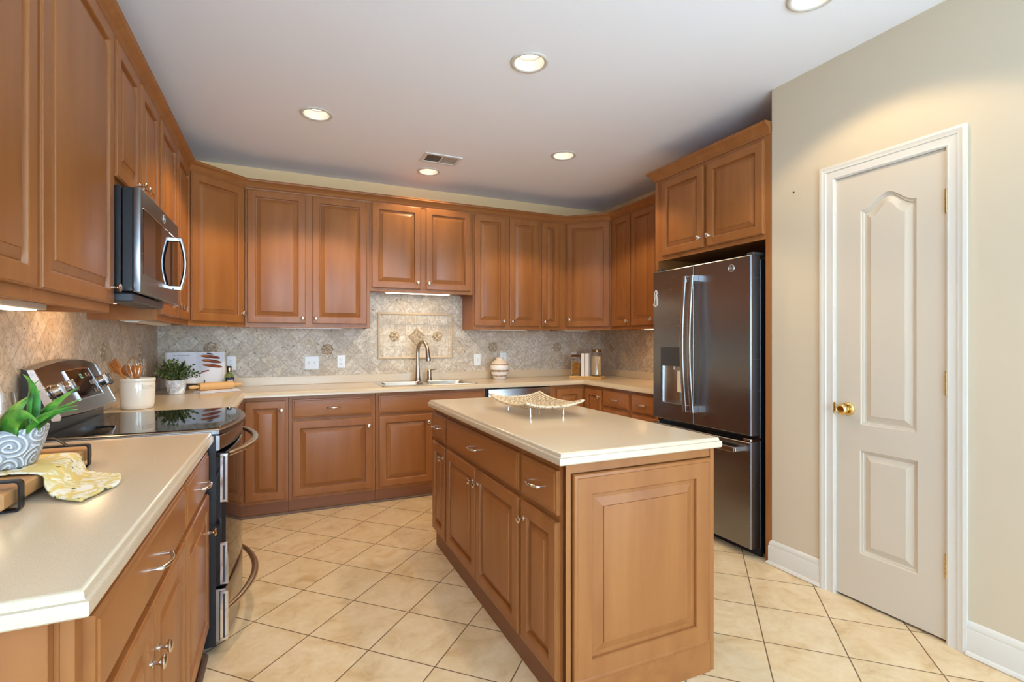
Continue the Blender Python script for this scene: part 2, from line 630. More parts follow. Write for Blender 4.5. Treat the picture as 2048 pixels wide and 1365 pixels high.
# framed tile picture over the sink
fx0, fx1, fz0, fz1 = 1.685, 2.400, 1.118, 1.552
MB().box(fx0, -T - 0.002, fz0, fx1, -T + 0.001, fz1).build('tile_inset', 'tile_straight', tb, smooth=0)
rl = MB()
pr = [(0.0, 0.0), (0.0, 0.007), (0.005, 0.011), (0.014, 0.012), (0.02, 0.008), (0.021, 0.0)]
rl.loft([[Vector((fx0 + (o if sx > 0 else 0) + (0 if sx > 0 else (fx1 - fx0 - o)), -T - 0.001 - h, fz0 + (o if sz > 0 else (fz1 - fz0 - o)))) for o, h in pr]
         for sx, sz in ((1, 1), (-1, 1), (-1, -1), (1, -1), (1, 1))], False, False)
rl.build('rail_border', 'rail', tb, smooth=40)


def medallion(parent, c, R, axis, kind='flower'):
    """carved accent tile; c on the tile face, axis: direction out of the wall"""
    m_ = MB()
    ax = Vector(axis)
    u = Vector((ax.y, -ax.x, 0))
    if u.length < 0.5:
        u = Vector((1, 0, 0))
    zv = Vector((0, 0, 1))
    c = Vector(c)
    if kind == 'flower':
        N = 48
        rings = []
        for rr, hh in ((1.0, 0.0), (1.0, 0.005), (0.93, 0.007), (0.86, 0.004), (0.8, 0.004), (0.55, 0.008), (0.3, 0.005), (0.14, 0.003), (0.1, 0.008), (0.03, 0.009)):
            ring = []
            for k in range(N):
                a = 2 * PI * k / N
                q = R * rr * (1 + 0.07 * math.cos(8 * a) * (rr > 0.7))
                h = hh + (0.0035 * math.cos(4 * a) if 0.2 < rr < 0.85 else 0)
                ring.append(c + u * (q * math.cos(a)) + zv * (q * math.sin(a)) + ax * max(h, 0))
            rings.append(ring)
        m_.loft(rings)
    else:
        def sq(r, h):
            return [c + u * (r * x) + zv * (r * y) + ax * h for x, y in ((1, 0), (0, 1), (-1, 0), (0, -1))]
        m_.loft([sq(R, 0), sq(R, 0.006), sq(R * .93, 0.008), sq(R * .86, 0.004), sq(R * .78, 0.004), sq(R * .74, 0.007), sq(R * .68, 0.003)])
        for k in range(4):
            a = PI / 2 * k
            d = u * math.cos(a) + zv * math.sin(a)
            e = u * -math.sin(a) + zv * math.cos(a)
            pts = [c + d * (R * q) + e * (R * ww) + ax * 0.003 for q, ww in ((.05, 0), (.25, .13), (.5, .07), (.58, 0), (.5, -.07), (.25, -.13))]
            top = [c + d * (R * (q * .9 + .03)) + e * (R * ww * .6) + ax * 0.008 for q, ww in ((.05, 0), (.25, .13), (.5, .07), (.58, 0), (.5, -.07), (.25, -.13))]
            m_.loft([pts, top])
    return m_.build('accent_tile', 'accent', parent, smooth=40)


medallion(tb, (1.838, -T - .002, 1.331), 0.046, (0, -1, 0))
medallion(tb, (2.048, -T - .002, 1.331), 0.083, (0, -1, 0), 'diamond')
medallion(tb, (2.246, -T - .002, 1.331), 0.046, (0, -1, 0))
for x, z in ((1.253, 1.214), (0.368, 1.228), (2.827, 1.224), (3.57, 1.22)):
    medallion(tb, (x, -T, z), 0.05, (0, -1, 0))
for y in (-1.30, -0.543):
    medallion(tl, (T, y, 1.221), 0.05, (1, 0, 0))
medallion(tr, (W - T, -0.214, 1.22), 0.05, (-1, 0, 0))

# baseboards with shoe
bbp = [(0.0, 0.0), (0.022, 0.0), (0.026, 0.006), (0.022, 0.016), (0.014, 0.02), (0.014, 0.105), (0.011, 0.11), (0.012, 0.118), (0.008, 0.128), (0.004, 0.137), (0.0, 0.14)]
struct('baseboard_right', MB().sweep(bbp, [(XP + 0.05, YP), (XP, YP), (XP, -2.979)]), 'trim')
struct('baseboard_front_right', MB().sweep(bbp, [(XP, -3.597), (XP, -4.9)]), 'trim')
struct('baseboard_left', MB().sweep(bbp, [(0, YR), (0, -3.72)]), 'trim')

# pantry door
dr = MB()
LX = XP + 0.006      # face of the leaf
dy0, dy1, dz0, dz1 = DY0 + 0.003, DY1 - 0.003, 0.012, DZ - 0.004


def door_leaf():
    """door face with two raised panels; u runs from the latch side (far) to the hinge side (near)"""
    m_ = MB()
    wd = dy1 - dy0
    # outlines in (u, z); u measured from the far jamb
    def arch_outline(inset, d):
        u0, u1, z0, z1, rise = 0.118, 0.356, 0.878, 1.925, 0.062
        u0 += inset; u1 -= inset; z0 += inset; z1 -= inset
        pts = [(u0, z0), (u1, z0)]
        n = 20
        for k in range(n + 1):
            q = k / n
            s_ = 0.5 - 0.5 * math.cos(2 * PI * q)
            s_ = s_ ** 1.1
            pts.append((u1 + (u0 - u1) * q, z1 + rise * s_))
        return [Vector((LX + d, dy1 - u, z)) for u, z in pts]

    def rect_outline(inset, d):
        u0, u1, z0, z1 = 0.115 + inset, 0.360 - inset, 0.246 + inset, 0.752 - inset
        pts = [(u0, z0), (u1, z0)] + [(u1 + (u0 - u1) * k / 20, z1) for k in range(21)]
        return [Vector((LX + d, dy1 - u, z)) for u, z in pts]
    steps = [(0.0, 0.0), (0.004, 0.006), (0.010, 0.0075), (0.013, 0.0125), (0.020, 0.0135), (0.046, 0.004), (0.047, 0.002), (0.05, 0.002)]
    bm = m_.bm
    edges = []
    def loop(pts):
        vs = [bm.verts.new(p) for p in pts]
        for i in range(len(vs)):
            edges.append(bm.edges.new((vs[i], vs[(i + 1) % len(vs)])))
    loop([Vector((LX, dy1, dz0)), Vector((LX, dy0, dz0)), Vector((LX, dy0, dz1)), Vector((LX, dy1, dz1))])
    loop(arch_outline(0, 0))
    loop(rect_outline(0, 0))
    bmesh.ops.triangle_fill(bm, use_beauty=True, use_dissolve=False, edges=edges)
    for fn in (arch_outline, rect_outline):
        m_.loft([fn(i, d) for i, d in steps], False, True)
    # the back and edges of the leaf
    bx = [(LX, dy1), (LX, dy0), (LX + 0.035, dy0), (LX + 0.035, dy1)]
    m_.loft([[Vector((x, y, dz0)) for x, y in bx[1:]], [Vector((x, y, dz1)) for x, y in bx[1:]]], True, True, closed=False)
    m_.face([Vector((LX, dy1, dz0)), Vector((LX + 0.035, dy1, dz0)), Vector((LX + 0.035, dy1, dz1)), Vector((LX, dy1, dz1))])
    bmesh.ops.remove_doubles(bm, verts=bm.verts, dist=1e-5)
    return m_


d1 = struct('door_1', door_leaf(), 'door', smooth=25)
# casing + jamb
cs = MB()
cp = [(0.0, 0.0), (0.0, 0.016), (0.012, 0.018), (0.024, 0.014), (0.030, 0.014), (0.034, 0.010), (0.058, 0.008), (0.066, 0.010), (0.072, 0.006), (0.072, 0.0)]
ring = []
for (sy, zt) in ((1, 0), (1, 1), (-1, 1), (-1, 0)):
    r_ = []
    for o, h in cp:
        o = 0.072 - o
        y = DY1 - 0.001 + o if sy > 0 else DY0 + 0.001 - o
        z = (DZ - 0.001 + o) if zt else 0.0
        r_.append(Vector((XP - h, y, z)))
    ring.append(r_)
cs.loft(ring)
for (a, b) in ((DY1 - 0.003, DY1 + 0.002), (DY0 - 0.002, DY0 + 0.003)):
    cs.box(XP - 0.004, a, 0, XP + 0.12, b, DZ)
cs.box(XP - 0.004, DY0, DZ - 0.003, XP + 0.12, DY1, DZ + 0.002)
cs.build('door_casing', 'trim', d1, smooth=25)
KY, KZ = -3.112, 0.948
kR = Matrix.Translation((LX, KY, KZ)) @ Matrix.Rotation(-PI / 2, 4, 'Y')
MB().lathe([(0.033, 0), (0.033, 0.003), (0.030, 0.008), (0.018, 0.011), (0.012, 0.013), (0.012, 0.028), (0.018, 0.033), (0.0255, 0.040), (0.028, 0.050), (0.026, 0.058), (0.0205, 0.063), (0.019, 0.064), (0.017, 0.061), (0.006, 0.060)], seg=32, M_=kR).build('door_knob', 'brass', d1, smooth=50)
MB().box(XP - 0.009, DY1 - 0.006, KZ - 0.03, XP - 0.0005, DY1 + 0.004, KZ + 0.03, 0.003).build('strike_plate', 'brass', d1)
for z in (1.88, 1.106, 0.33):
    hg = MB()
    for k in range(5):
        a = z - 0.048 + k * 0.0194
        hg.lathe([(0.0065, 0.0005), (0.0065, 0.0188)], (LX - 0.007, DY0 + 0.003, a), 12)
    hg.lathe([(0.004, -0.003), (0.0055, 0), (0.0055, 0.002)], (LX - 0.007, DY0 + 0.003, z + 0.05), 12)
    hg.box(LX - 0.003, DY0 + 0.003, z - 0.047, LX + 0.0005, DY0 + 0.012, z + 0.047)
    hg.build('hinge', 'brass', d1)

# ------------------------------------------------------------------ cabinets
def rect(x0, x1, z0, z1, i, y):
    return [Vector((x0 + i, y, z0 + i)), Vector((x1 - i, y, z0 + i)), Vector((x1 - i, y, z1 - i)), Vector((x0 + i, y, z1 - i))]


def raised_panel(m_, x0, x1, z0, z1, y0=0.0, t=0.02, fr=0.056):
    wmin = min(x1 - x0, z1 - z0)
    fr = min(fr, wmin * 0.27)
    bev = min(0.026, wmin * 0.10)
    f = y0 - t
    R = [(0, y0), (0, f + 0.006), (0.0025, f + 0.0035), (0.005, f + 0.0025), (0.0055, f + 0.0005), (0.009, f), (fr - 0.004, f), (fr - 0.001, f + 0.002), (fr, f + 0.006), (fr + 0.002, f + 0.0145), (fr + 0.0065, f + 0.0155), (fr + 0.008, f + 0.014), (fr + 0.008 + bev, f + 0.0045), (fr + 0.009 + bev, f + 0.0015), (fr + 0.011 + bev, f + 0.001)]
    m_.loft([rect(x0, x1, z0, z1, i, y) for i, y in R])


def slab(m_, x0, x1, z0, z1, y0=0.0, t=0.02):
    f = y0 - t
    R = [(0, y0), (0, f + 0.007), (0.003, f + 0.0045), (0.010, f + 0.0035), (0.014, f + 0.0005), (0.017, f)]
    m_.loft([rect(x0, x1, z0, z1, i, y) for i, y in R])


def knob(parent, x, z, y=-0.02):
    R_ = Matrix.Translation((x, y, z)) @ Matrix.Rotation(PI / 2, 4, 'X')
    return MB().lathe([(0.009, 0), (0.009, 0.002), (0.0055, 0.004), (0.005, 0.014), (0.008, 0.018), (0.015, 0.0215), (0.0163, 0.0245), (0.014, 0.028), (0.008, 0.0298), (0.002, 0.0302)], seg=20, M_=R_).build('knob', 'nickel_bright', parent, smooth=50)


def pull(parent, x, z, y=-0.02, L=0.096):
    pts, rr = [], []
    h = L / 2
    for k in range(3):
        pts.append((x - h, y - 0.022 * k / 2, z))
    for k in range(1, 12):
        q = k / 12
        pts.append((x - h + L * q, y - 0.022 - 0.012 * math.sin(PI * q), z))
    for k in range(3):
        pts.append((x + h, y - 0.022 * (2 - k) / 2, z))
    n_ = len(pts)
    rr = [0.0042 + 0.0018 * math.sin(PI * i / (n_ - 1)) for i in range(n_)]
    return MB().tube(pts, rr, 10).build('handle', 'nickel_bright', parent, smooth=60)


M['nickel_bright'] = mat('polished_nickel', (0.70, 0.67, 0.62, 1), 0.16, 1.0)


def cabinet(label, loc, rz, wd, depth, z0, z1, fronts, upper=False, toe=False, cat='cabinet', name=None, group=None, ctop=0.002):
    o = thing(name or ('wall_cabinet' if upper else 'base_cabinet'), label, cat, loc, rz, group)
    m_ = MB()
    zc = z0 + (0.02 if upper else 0)
    m_.box(0.0005, 0.019, zc, wd - 0.0005, depth - 0.002, z1 - ctop)
    m_.build('carcass', 'wood', o, smooth=0)
    ff = MB()
    ff.box(0.0005, 0, z0, wd - 0.0005, 0.019, z1 - 0.001, 0.0012)
    if upper:
        ff.box(0.0005, 0.019, z0, 0.016, depth - 0.002, z0 + 0.02)
        ff.box(wd - 0.016, 0.019, z0, wd - 0.0005, depth - 0.002, z0 + 0.02)
    ff.build('face_frame', 'wood', o)
    if toe:
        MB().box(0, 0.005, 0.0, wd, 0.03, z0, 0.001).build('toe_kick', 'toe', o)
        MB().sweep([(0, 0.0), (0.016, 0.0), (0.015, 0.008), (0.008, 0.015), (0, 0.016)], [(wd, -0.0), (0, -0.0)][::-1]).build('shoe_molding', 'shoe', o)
    for f in fronts:
        kind, x0, x1, a, b = f[:5]
        hw = f[5] if len(f) > 5 else None
        m_ = MB()
        if kind == 'door':
            raised_panel(m_, x0, x1, a, b)
            p = m_.build('door', 'wood', o, smooth=20)
            if hw:
                knob(p, hw[0], hw[1])
        elif kind == 'drawer':
            slab(m_, x0, x1, a, b)
            p = m_.build('drawer', 'wood_h', o, smooth=20)
            if hw:
                pull(p, (x0 + x1) / 2, (a + b) / 2)
        elif kind == 'panel':
            slab(m_, x0, x1, a, b)
            p = m_.build('false_front', 'wood_h', o, smooth=20)
    return o


UF = 0.31            # front frame plane of wall cabinets
UL = 0.30            # left run
Z0, Z1 = 1.395, 2.50
DZ0, DZ1 = 1.428, 2.466
U = dict(upper=True)
# --- left run (faces +x): local x runs toward +y
cabinet('tall wall cabinet with two wide doors, nearest on the left wall', (UL, -3.96, 0), PI / 2, 1.005, UL, Z0, Z1,
        [('door', 0.015, 0.49, DZ0, DZ1, (0.46, 1.49)), ('door', 0.515, 0.992, DZ0, DZ1, (0.54, 1.49))], **U)
cabinet('wide single-door wall cabinet just before the microwave', (UL, -2.955, 0), PI / 2, 0.648, UL, Z0, Z1,
        [('door', 0.012, 0.636, DZ0, DZ1, (0.607, 1.49))], **U)
cabinet('short two-door wall cabinet above the microwave', (UL, -2.306, 0), PI / 2, 0.762, UL, 1.898, Z1,
        [('door', 0.018, 0.372, 1.928, DZ1, (0.345, 1.985)), ('door', 0.390, 0.744, 1.928, DZ1, (0.417, 1.985))], **U)
cabinet('two-door wall cabinet between the microwave and the left corner', (UL, -1.543, 0), PI / 2, 0.925, UL, Z0, Z1,
        [('door', 0.03, 0.452, DZ0, DZ1, (0.425, 1.50)), ('door', 0.478, 0.905, DZ0, DZ1, (0.505, 1.50))], **U)


def corner_wall_cabinet(label, A, B, corner, door, kz):
    """diagonal corner cabinet; A-B is the face, seen left to right"""
    d = Vector((B[0] - A[0], B[1] - A[1]))
    rz = math.atan2(d.y, d.x)
    o = thing('corner_wall_cabinet', label, 'cabinet', (A[0], A[1], 0), rz)
    m_ = MB()
    m_.prism([(p[0], p[1]) for p in corner], Z0 + 0.02, Z1 - 0.002)
    m_.build('carcass', 'wood', o, world=True, smooth=0)
    L = d.length
    MB().prism([(0.004, 0), (L - 0.004, 0), (L - 0.02, 0.019), (0.02, 0.019)], Z0, Z1 - 0.001).build('face_frame', 'wood', o)
    m_ = MB()
    raised_panel(m_, 0.016, L - 0.016, DZ0, DZ1)
    p = m_.build('door', 'wood', o, smooth=20)
    knob(p, kz, 1.50)
    return o


e = 0.014
corner_wall_cabinet('diagonal single-door wall cabinet in the left corner', (UL, -0.618), (0.631, -UF),
                    [(0.003, -0.617), (UL - 0.012, -0.617), (0.630, -UF + 0.012), (0.630, -0.003), (0.003, -0.003)], None, 0.415)
# --- back run (faces -y)
def bx(x, x0):
    return x - x0
cabinet('tall two-door wall cabinet to the left above the counter, beside the sink bay', (0.631, -UF, 0), 0, 0.942, UF, Z0, Z1,
        [('door', 0.017, 0.434, DZ0, DZ1, (0.412, 1.47)), ('door', 0.487, 0.914, DZ0, DZ1, (0.511, 1.47))], **U)
cabinet('short two-door wall cabinet over the sink', (1.5735, -UF, 0), 0, 0.929, UF, 1.714, Z1,
        [('door', 0.014, 0.435, 1.745, DZ1 + .004, (0.411, 1.80)), ('door', 0.485, 0.905, 1.745, DZ1 + .004, (0.509, 1.80))], **U)
cabinet('two-door wall cabinet right of the sink above the striped vase', (2.503, -UF, 0), 0, 0.71, UF, Z0, Z1,
        [('door', 0.015, 0.329, DZ0, DZ1, (0.303, 1.475)), ('door', 0.371, 0.687, DZ0, DZ1, (0.397, 1.475))], **U)
cabinet('narrow single-door wall cabinet, the slimmest on the back wall', (3.213, -UF, 0), 0, 0.284, UF, Z0, Z1,
        [('door', 0.012, 0.205, DZ0, DZ1, (0.04, 1.475))], **U)
corner_wall_cabinet('diagonal single-door wall cabinet in the right corner above the jars', (3.498, -UF), (W - UF, -0.62),
                    [(3.499, -0.003), (3.499, -UF + 0.012), (W - UF + 0.012, -0.619), (W - 0.003, -0.619), (W - 0.003, -0.003)], None, 0.045)
# --- right run (faces -x): local x runs toward -y
RX = W - UF
cabinet('narrow wall cabinet on the right wall beside the right corner', (RX, -0.621, 0), -PI / 2, 0.319, UF, Z0, Z1,
        [('door', 0.03, 0.31, DZ0, DZ1, (0.275, 1.475))], **U)
cabinet('wall cabinet on the right wall next to the refrigerator', (RX, -0.941, 0), -PI / 2, 0.748, UF, Z0, Z1,
        [('door', 0.006, 0.335, DZ0, DZ1, (0.302, 1.48))], **U)
# refrigerator surround
FX = XP
fs = thing('refrigerator_cabinet', 'deep two-door cabinet with tall side panels around the refrigerator', 'cabinet', (FX, -1.69, 0), -PI / 2)
MB().box(0.0, 0.0, 0.0, 0.032, 0.66, 2.499, 0.001).build('side_panel', 'wood', fs)
MB().box(0.955, 0.0, 0.0, 0.992, 0.66, 2.499, 0.001).build('side_panel', 'wood', fs)
MB().box(0.033, 0.02, 1.90, 0.954, 0.66, 2.49).build('carcass', 'wood', fs, smooth=0)
MB().box(0.0325, 0.0, 1.884, 0.9545, 0.0195, 2.499, 0.001).build('face_frame', 'wood', fs)
for x0, x1, kx in ((0.084, 0.492, 0.465), (0.520, 0.952, 0.548)):
    m_ = MB()
    raised_panel(m_, x0, x1, 1.914, 2.463)
    p = m_.build('door', 'wood', fs, smooth=20)
    knob(p, kx, 1.98)

# crown moldings
crp = [(0.0, 2.468), (0.006, 2.468), (0.007, 2.478), (0.012, 2.483), (0.015, 2.492), (0.022, 2.504), (0.034, 2.516), (0.042, 2.521), (0.046, 2.524), (0.047, 2.534), (0.050, 2.536), (0.050, 2.540), (-0.02, 2.540), (-0.02, 2.5005), (0.0, 2.5005)]
cm = MB()
cm.sweep(crp, [(UL, -3.96), (UL, -0.618), (0.631, -UF), (3.498, -UF), (RX, -0.62), (RX, -1.688)])
tag(cm.build('crown_molding', 'wood_h', smooth=30), 'long crown molding along the tops of the left, back and right wall cabinets', 'molding')
cm = MB()
cp2 = [(o, z + 0.018) for o, z in crp]
cp2[-1] = (0.0, 2.50)
cp2[-2] = (-0.02, 2.50)
cm.sweep(cp2, [(RX - 0.06, -1.69), (FX, -1.69), (FX, -2.682)])
tag(cm.build('crown_molding', 'wood_h', smooth=30), 'short crown molding on top of the refrigerator cabinet', 'molding')

# --- base cabinets
BF = 0.61
BZ0, BZ1 = 0.095, 0.873
DRA, DRB = 0.708, 0.849
DOA, DOB = 0.122, 0.684
B = dict(toe=True)
# near-left run
cabinet('nearest base cabinet on the left with one wide drawer over two doors', (BF + 0.005, -3.70, 0), PI / 2, 0.848, BF, BZ0, BZ1,
        [('drawer', 0.035, 0.832, 0.692, 0.838, True), ('door', 0.035, 0.425, DOA, 0.668, (0.395, 0.545)), ('door', 0.432, 0.832, DOA, 0.668, (0.462, 0.545))], **B)
cabinet('single-door base cabinet with small drawer, touching the range', (BF + 0.005, -2.852, 0), PI / 2, 0.524, BF, BZ0, BZ1,
        [('drawer', 0.012, 0.51, 0.692, 0.838, True), ('door', 0.004, 0.512, DOA, 0.668, (0.48, 0.52))], **B)
ep = MB()
ep.box(0.003, -3.722, 0.0, BF - 0.02, -3.701, 0.873, 0.001)
for k in range(1, 9):
    pass
tag(ep.build('end_panel', 'wood'), 'plain wood end panel under the nearest countertop end', 'panel')
# far left run behind the range
cabinet('base cabinet hidden behind the range on the left wall', (BF, -1.548, 0), PI / 2, 0.59, BF, BZ0, BZ1,
        [('drawer', 0.02, 0.57, DRA, DRB, True), ('door', 0.02, 0.57, DOA, DOB, (0.54, 0.61))], **B)
# left corner unit with folding doors
cu = thing('corner_base_cabinet', 'corner base cabinet with angled pair of doors, left of the sink run', 'cabinet', (0.935, -BF, 0))
MB().prism([(0.003, -0.003), (0.935, -0.003), (0.935, -BF + 0.02), (BF - 0.02, -BF + 0.02), (BF - 0.02, -0.955), (0.003, -0.955)], BZ0, BZ1 - 0.001).build('carcass', 'wood', cu, world=True, smooth=0)
MB().box(BF, -BF, BZ0, 0.935, -BF + 0.019, BZ1 - 0.001).box(BF - 0.019, -0.955, BZ0, BF, -BF + 0.019, BZ1 - 0.001).build('face_frame', 'wood', cu, world=True)
m_ = MB(); raised_panel(m_, 0.648 - 0.935, 0.916 - 0.935, 0.118, 0.846)
p = m_.build('door', 'wood', cu, smooth=20)
knob(p, 0.889 - 0.935, 0.775)
m_ = MB(); raised_panel(m_, 0.012, 0.288, 0.118, 0.846)
m_.bm.transform(Matrix.Translation((BF, -0.93, 0)) @ Matrix.Rotation(PI / 2, 4, 'Z'))
m_.build('door', 'wood', cu, world=True, smooth=20)
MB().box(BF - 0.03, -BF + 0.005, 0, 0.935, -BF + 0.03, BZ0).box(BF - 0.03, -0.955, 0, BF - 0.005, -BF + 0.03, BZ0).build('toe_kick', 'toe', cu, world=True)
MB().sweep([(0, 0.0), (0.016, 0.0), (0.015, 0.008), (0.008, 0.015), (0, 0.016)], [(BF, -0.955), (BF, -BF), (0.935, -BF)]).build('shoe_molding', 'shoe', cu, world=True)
# back run
cabinet('base cabinet with one drawer over one wide door, left of the sink base', (0.936, -BF, 0), 0, 0.632, BF, BZ0, BZ1,
        [('drawer', 0.028, 0.608, DRA, DRB, True), ('door', 0.028, 0.609, DOA, DOB, (0.581, 0.618))], **B)
cabinet('sink base cabinet with a wide false drawer front over two doors', (1.569, -BF, 0), 0, 0.939, BF, BZ0, BZ1 - 0.001,
        [('panel', 0.026, 0.918, DRA, DRB), ('door', 0.028, 0.462, DOA, DOB, (0.43, 0.618)), ('door', 0.478, 0.912, DOA, DOB, (0.51, 0.618))], ctop=0.16, **B)
# dishwasher
dw = thing('dishwasher', 'stainless steel dishwasher right of the sink, mostly behind the island', 'dishwasher', (2.51, -BF, 0))
MB().box(0.003, 0.01, 0.1, 0.637, 0.58, 0.868).build('tub', 'black_matte', dw, smooth=0)
MB().box(0.024, -0.022, 0.12, 0.632, 0.009, 0.862, 0.004, seg=2).build('door_panel', 'steel', dw)
MB().box(0.003, 0.0, 0.0, 0.637, 0.02, 0.099).build('kick_plate', 'black_matte', dw)
dh = MB().tube([(0.08, -0.022, 0.76), (0.08, -0.06, 0.76), (0.11, -0.065, 0.76), (0.55, -0.065, 0.76), (0.58, -0.06, 0.76), (0.58, -0.022, 0.76)], 0.009, 10)
dh.build('handle', 'steel', dw, smooth=60)
# right corner
RB = W - BF
cr = thing('corner_base_cabinet', 'corner base cabinet with a pair of doors below the jars', 'cabinet', (3.152, -BF, 0))
MB().prism([(3.152, -0.003), (3.152, -BF + 0.02), (RB + 0.02, -BF + 0.02), (RB + 0.02, -0.922), (W - 0.003, -0.922), (W - 0.003, -0.003)], BZ0, BZ1 - 0.001).build('carcass', 'wood', cr, world=True, smooth=0)
MB().box(3.152, -BF, BZ0, RB, -BF + 0.019, BZ1 - 0.001).box(RB, -0.922, BZ0, RB + 0.019, -BF + 0.019, BZ1 - 0.001).build('face_frame', 'wood', cr, world=True)
m_ = MB(); raised_panel(m_, 3.222 - 3.152, 3.502 - 3.152, DOA, 0.836)
m_.build('door', 'wood', cr, smooth=20)
m_ = MB(); raised_panel(m_, 0.028, 0.300, DOA, 0.836)
m_.bm.transform(Matrix.Translation((RB, -BF, 0)) @ Matrix.Rotation(-PI / 2, 4, 'Z'))
p = m_.build('door', 'wood', cr, world=True, smooth=20)
mk = Matrix.Translation((RB, -BF, 0)) @ Matrix.Rotation(-PI / 2, 4, 'Z')
kk = MB().lathe([(0.009, 0), (0.009, 0.002), (0.0055, 0.004), (0.005, 0.014), (0.008, 0.018), (0.015, 0.0215), (0.0163, 0.0245), (0.014, 0.028), (0.008, 0.0298), (0.002, 0.0302)], seg=20, M_=mk @ Matrix.Translation((0.268, -0.02, 0.775)) @ Matrix.Rotation(PI / 2, 4, 'X'))
kk.bm.transform(MAT[cr.name].inverted())
kk.build('knob', 'nickel_bright', p, smooth=50)
MB().box(3.152, -BF + 0.005, 0, RB + 0.03, -BF + 0.03, BZ0).box(RB + 0.005, -0.922, 0, RB + 0.03, -BF + 0.03, BZ0).build('toe_kick', 'toe', cr, world=True)
cabinet('base cabinet with one drawer on the right wall, next to the corner', (RB, -0.923, 0), -PI / 2, 0.394, BF, BZ0, BZ1,
        [('drawer', 0.017, 0.382, DRA, 0.843, True), ('door', 0.017, 0.382, DOA, DOB - .004, (0.35, 0.62))], **B)
cabinet('base cabinet with one drawer on the right wall, next to the refrigerator', (RB, -1.318, 0), -PI / 2, 0.37, BF, BZ0, BZ1,
        [('drawer', 0.022, 0.31, DRA - .004, 0.843, True), ('door', 0.022, 0.31, DOA, DOB - .006, (0.28, 0.62))], **B)

# ------------------------------------------------------------------ countertops
def inset_poly(P, d, edges=None):
    """offset a CCW polygon inward by d (per edge factor)"""
    n = len(P)
    out = []
    for i in range(n):
        p0, p1, p2 = Vector(P[i - 1]), Vector(P[i]), Vector(P[(i + 1) % n])
        a = (p1 - p0).normalized(); b = (p2 - p1).normalized()
        na, nb = Vector((-a.y, a.x)), Vector((-b.y, b.x))
        da = d * (edges[i - 1] if edges else 1)
        db = d * (edges[i] if edges else 1)
        # intersection of the two shifted lines
        den = a.x * b.y - a.y * b.x
        q0, q1 = p0 + na * da, p1 + nb * db
        if abs(den) < 1e-6:
            out.append(p1 + na * da)
        else:
            tt = ((q1.x - q0.x) * b.y - (q1.y - q0.y) * b.x) / den
            out.append(q0 + a * tt)
    return [(p.x, p.y) for p in out]


EDGE = [(0.003, 0.874), (0.0, 0.877), (0.0, 0.8955), (0.0015, 0.898), (0.006, 0.8995), (0.0075, 0.902), (0.0085, 0.909), (0.0115, 0.9128), (0.016, 0.914)]


def countertop(poly, edges, holes=()):
    m_ = MB()
    bm = m_.bm
    rings = []
    for d, z in EDGE:
        rings.append([Vector((x, y, z)) for x, y in inset_poly(poly, d, edges)])
    m_.loft(rings, False, False)
    for zi, zz in ((0, 0.874), (-1, 0.914)):
        es = []
        def lp(pts):
            vs = [bm.verts.new((x, y, zz)) for x, y in pts]
            for i in range(len(vs)):
                es.append(bm.edges.new((vs[i], vs[(i + 1) % len(vs)])))
        lp(inset_poly(poly, EDGE[zi][0], edges))
        for h in holes:
            lp(h)
        bmesh.ops.triangle_fill(bm, use_beauty=True, use_dissolve=False, edges=es)
    for h in holes:
        m_.loft([[Vector((x, y, 0.874)) for x, y in h], [Vector((x, y, 0.914)) for x, y in h]], False, False)
    bmesh.ops.remove_doubles(bm, verts=bm.verts, dist=1e-5)
    return m_


CF = 0.648
SKH = [(1.655, -0.545), (2.445, -0.545), (2.445, -0.115), (1.655, -0.115)]
poly = [(0.001, -1.547), (CF, -1.547), (CF, -CF), (W - CF, -CF), (W - CF, -1.689), (W - 0.001, -1.689), (W - 0.001, -0.001), (0.001, -0.001)]
mc = countertop(poly, [0, 1, 1, 1, 0, 0, 0, 0], [SKH]).build('countertop', 'counter', smooth=40)
tag(mc, 'long cream speckled countertop wrapping the left corner, sink wall and right corner', 'countertop')
sp = MB()
sp.box(T, -1.547, 0.9142, T + 0.019, -T - 0.001, SP, 0.002)
sp.box(T + 0.0192, -T - 0.020, 0.9142, W - T - 0.0192, -T - 0.001, SP, 0.002)
sp.box(W - T - 0.019, -1.689, 0.9142, W - T, -T - 0.001, SP, 0.002)
sp.build('splashback', 'counter', mc)
nc = countertop([(0.001, -3.752), (CF, -3.752), (CF, -2.327), (0.001, -2.327)], [1, 1, 0, 0]).build('countertop', 'counter', smooth=40)
tag(nc, 'cream speckled countertop with rounded ogee edge in the near left foreground', 'countertop')
MB().box(T, -3.75, 0.9142, T + 0.019, -2.327, SP, 0.002).build('splashback', 'counter', nc)

# sink
sk = thing('sink', 'stainless steel drop-in double sink set in the back countertop', 'sink', (2.05, -0.32, 0.914))
m_ = MB()
bm = m_.bm
def rr(x0, y0, x1, y1, r, z, n=5):
    pts = []
    for cx, cy, a0 in ((x1 - r, y0 + r, -PI / 2), (x1 - r, y1 - r, 0), (x0 + r, y1 - r, PI / 2), (x0 + r, y0 + r, PI)):
        for k in range(n + 1):
            a = a0 + PI / 2 * k / n
            pts.append(Vector((cx + r * math.cos(a), cy + r * math.sin(a), z)))
    return pts
es = []
def lp(pts):
    vs = [bm.verts.new(p) for p in pts]
    for i in range(len(vs)):
        es.append(bm.edges.new((vs[i], vs[(i + 1) % len(vs)])))
ox0, oy0, ox1, oy1 = 1.632, -0.570, 2.468, -0.070
bowls = [(1.672, -0.530, 2.035, -0.185), (2.065, -0.530, 2.428, -0.185)]
lp(rr(ox0 + .012, oy0 + .012, ox1 - .012, oy1 - .012, 0.03, 0.9195))
for b_ in bowls:
    lp(rr(*b_, 0.05, 0.9195))
bmesh.ops.triangle_fill(bm, use_beauty=True, use_dissolve=False, edges=es)
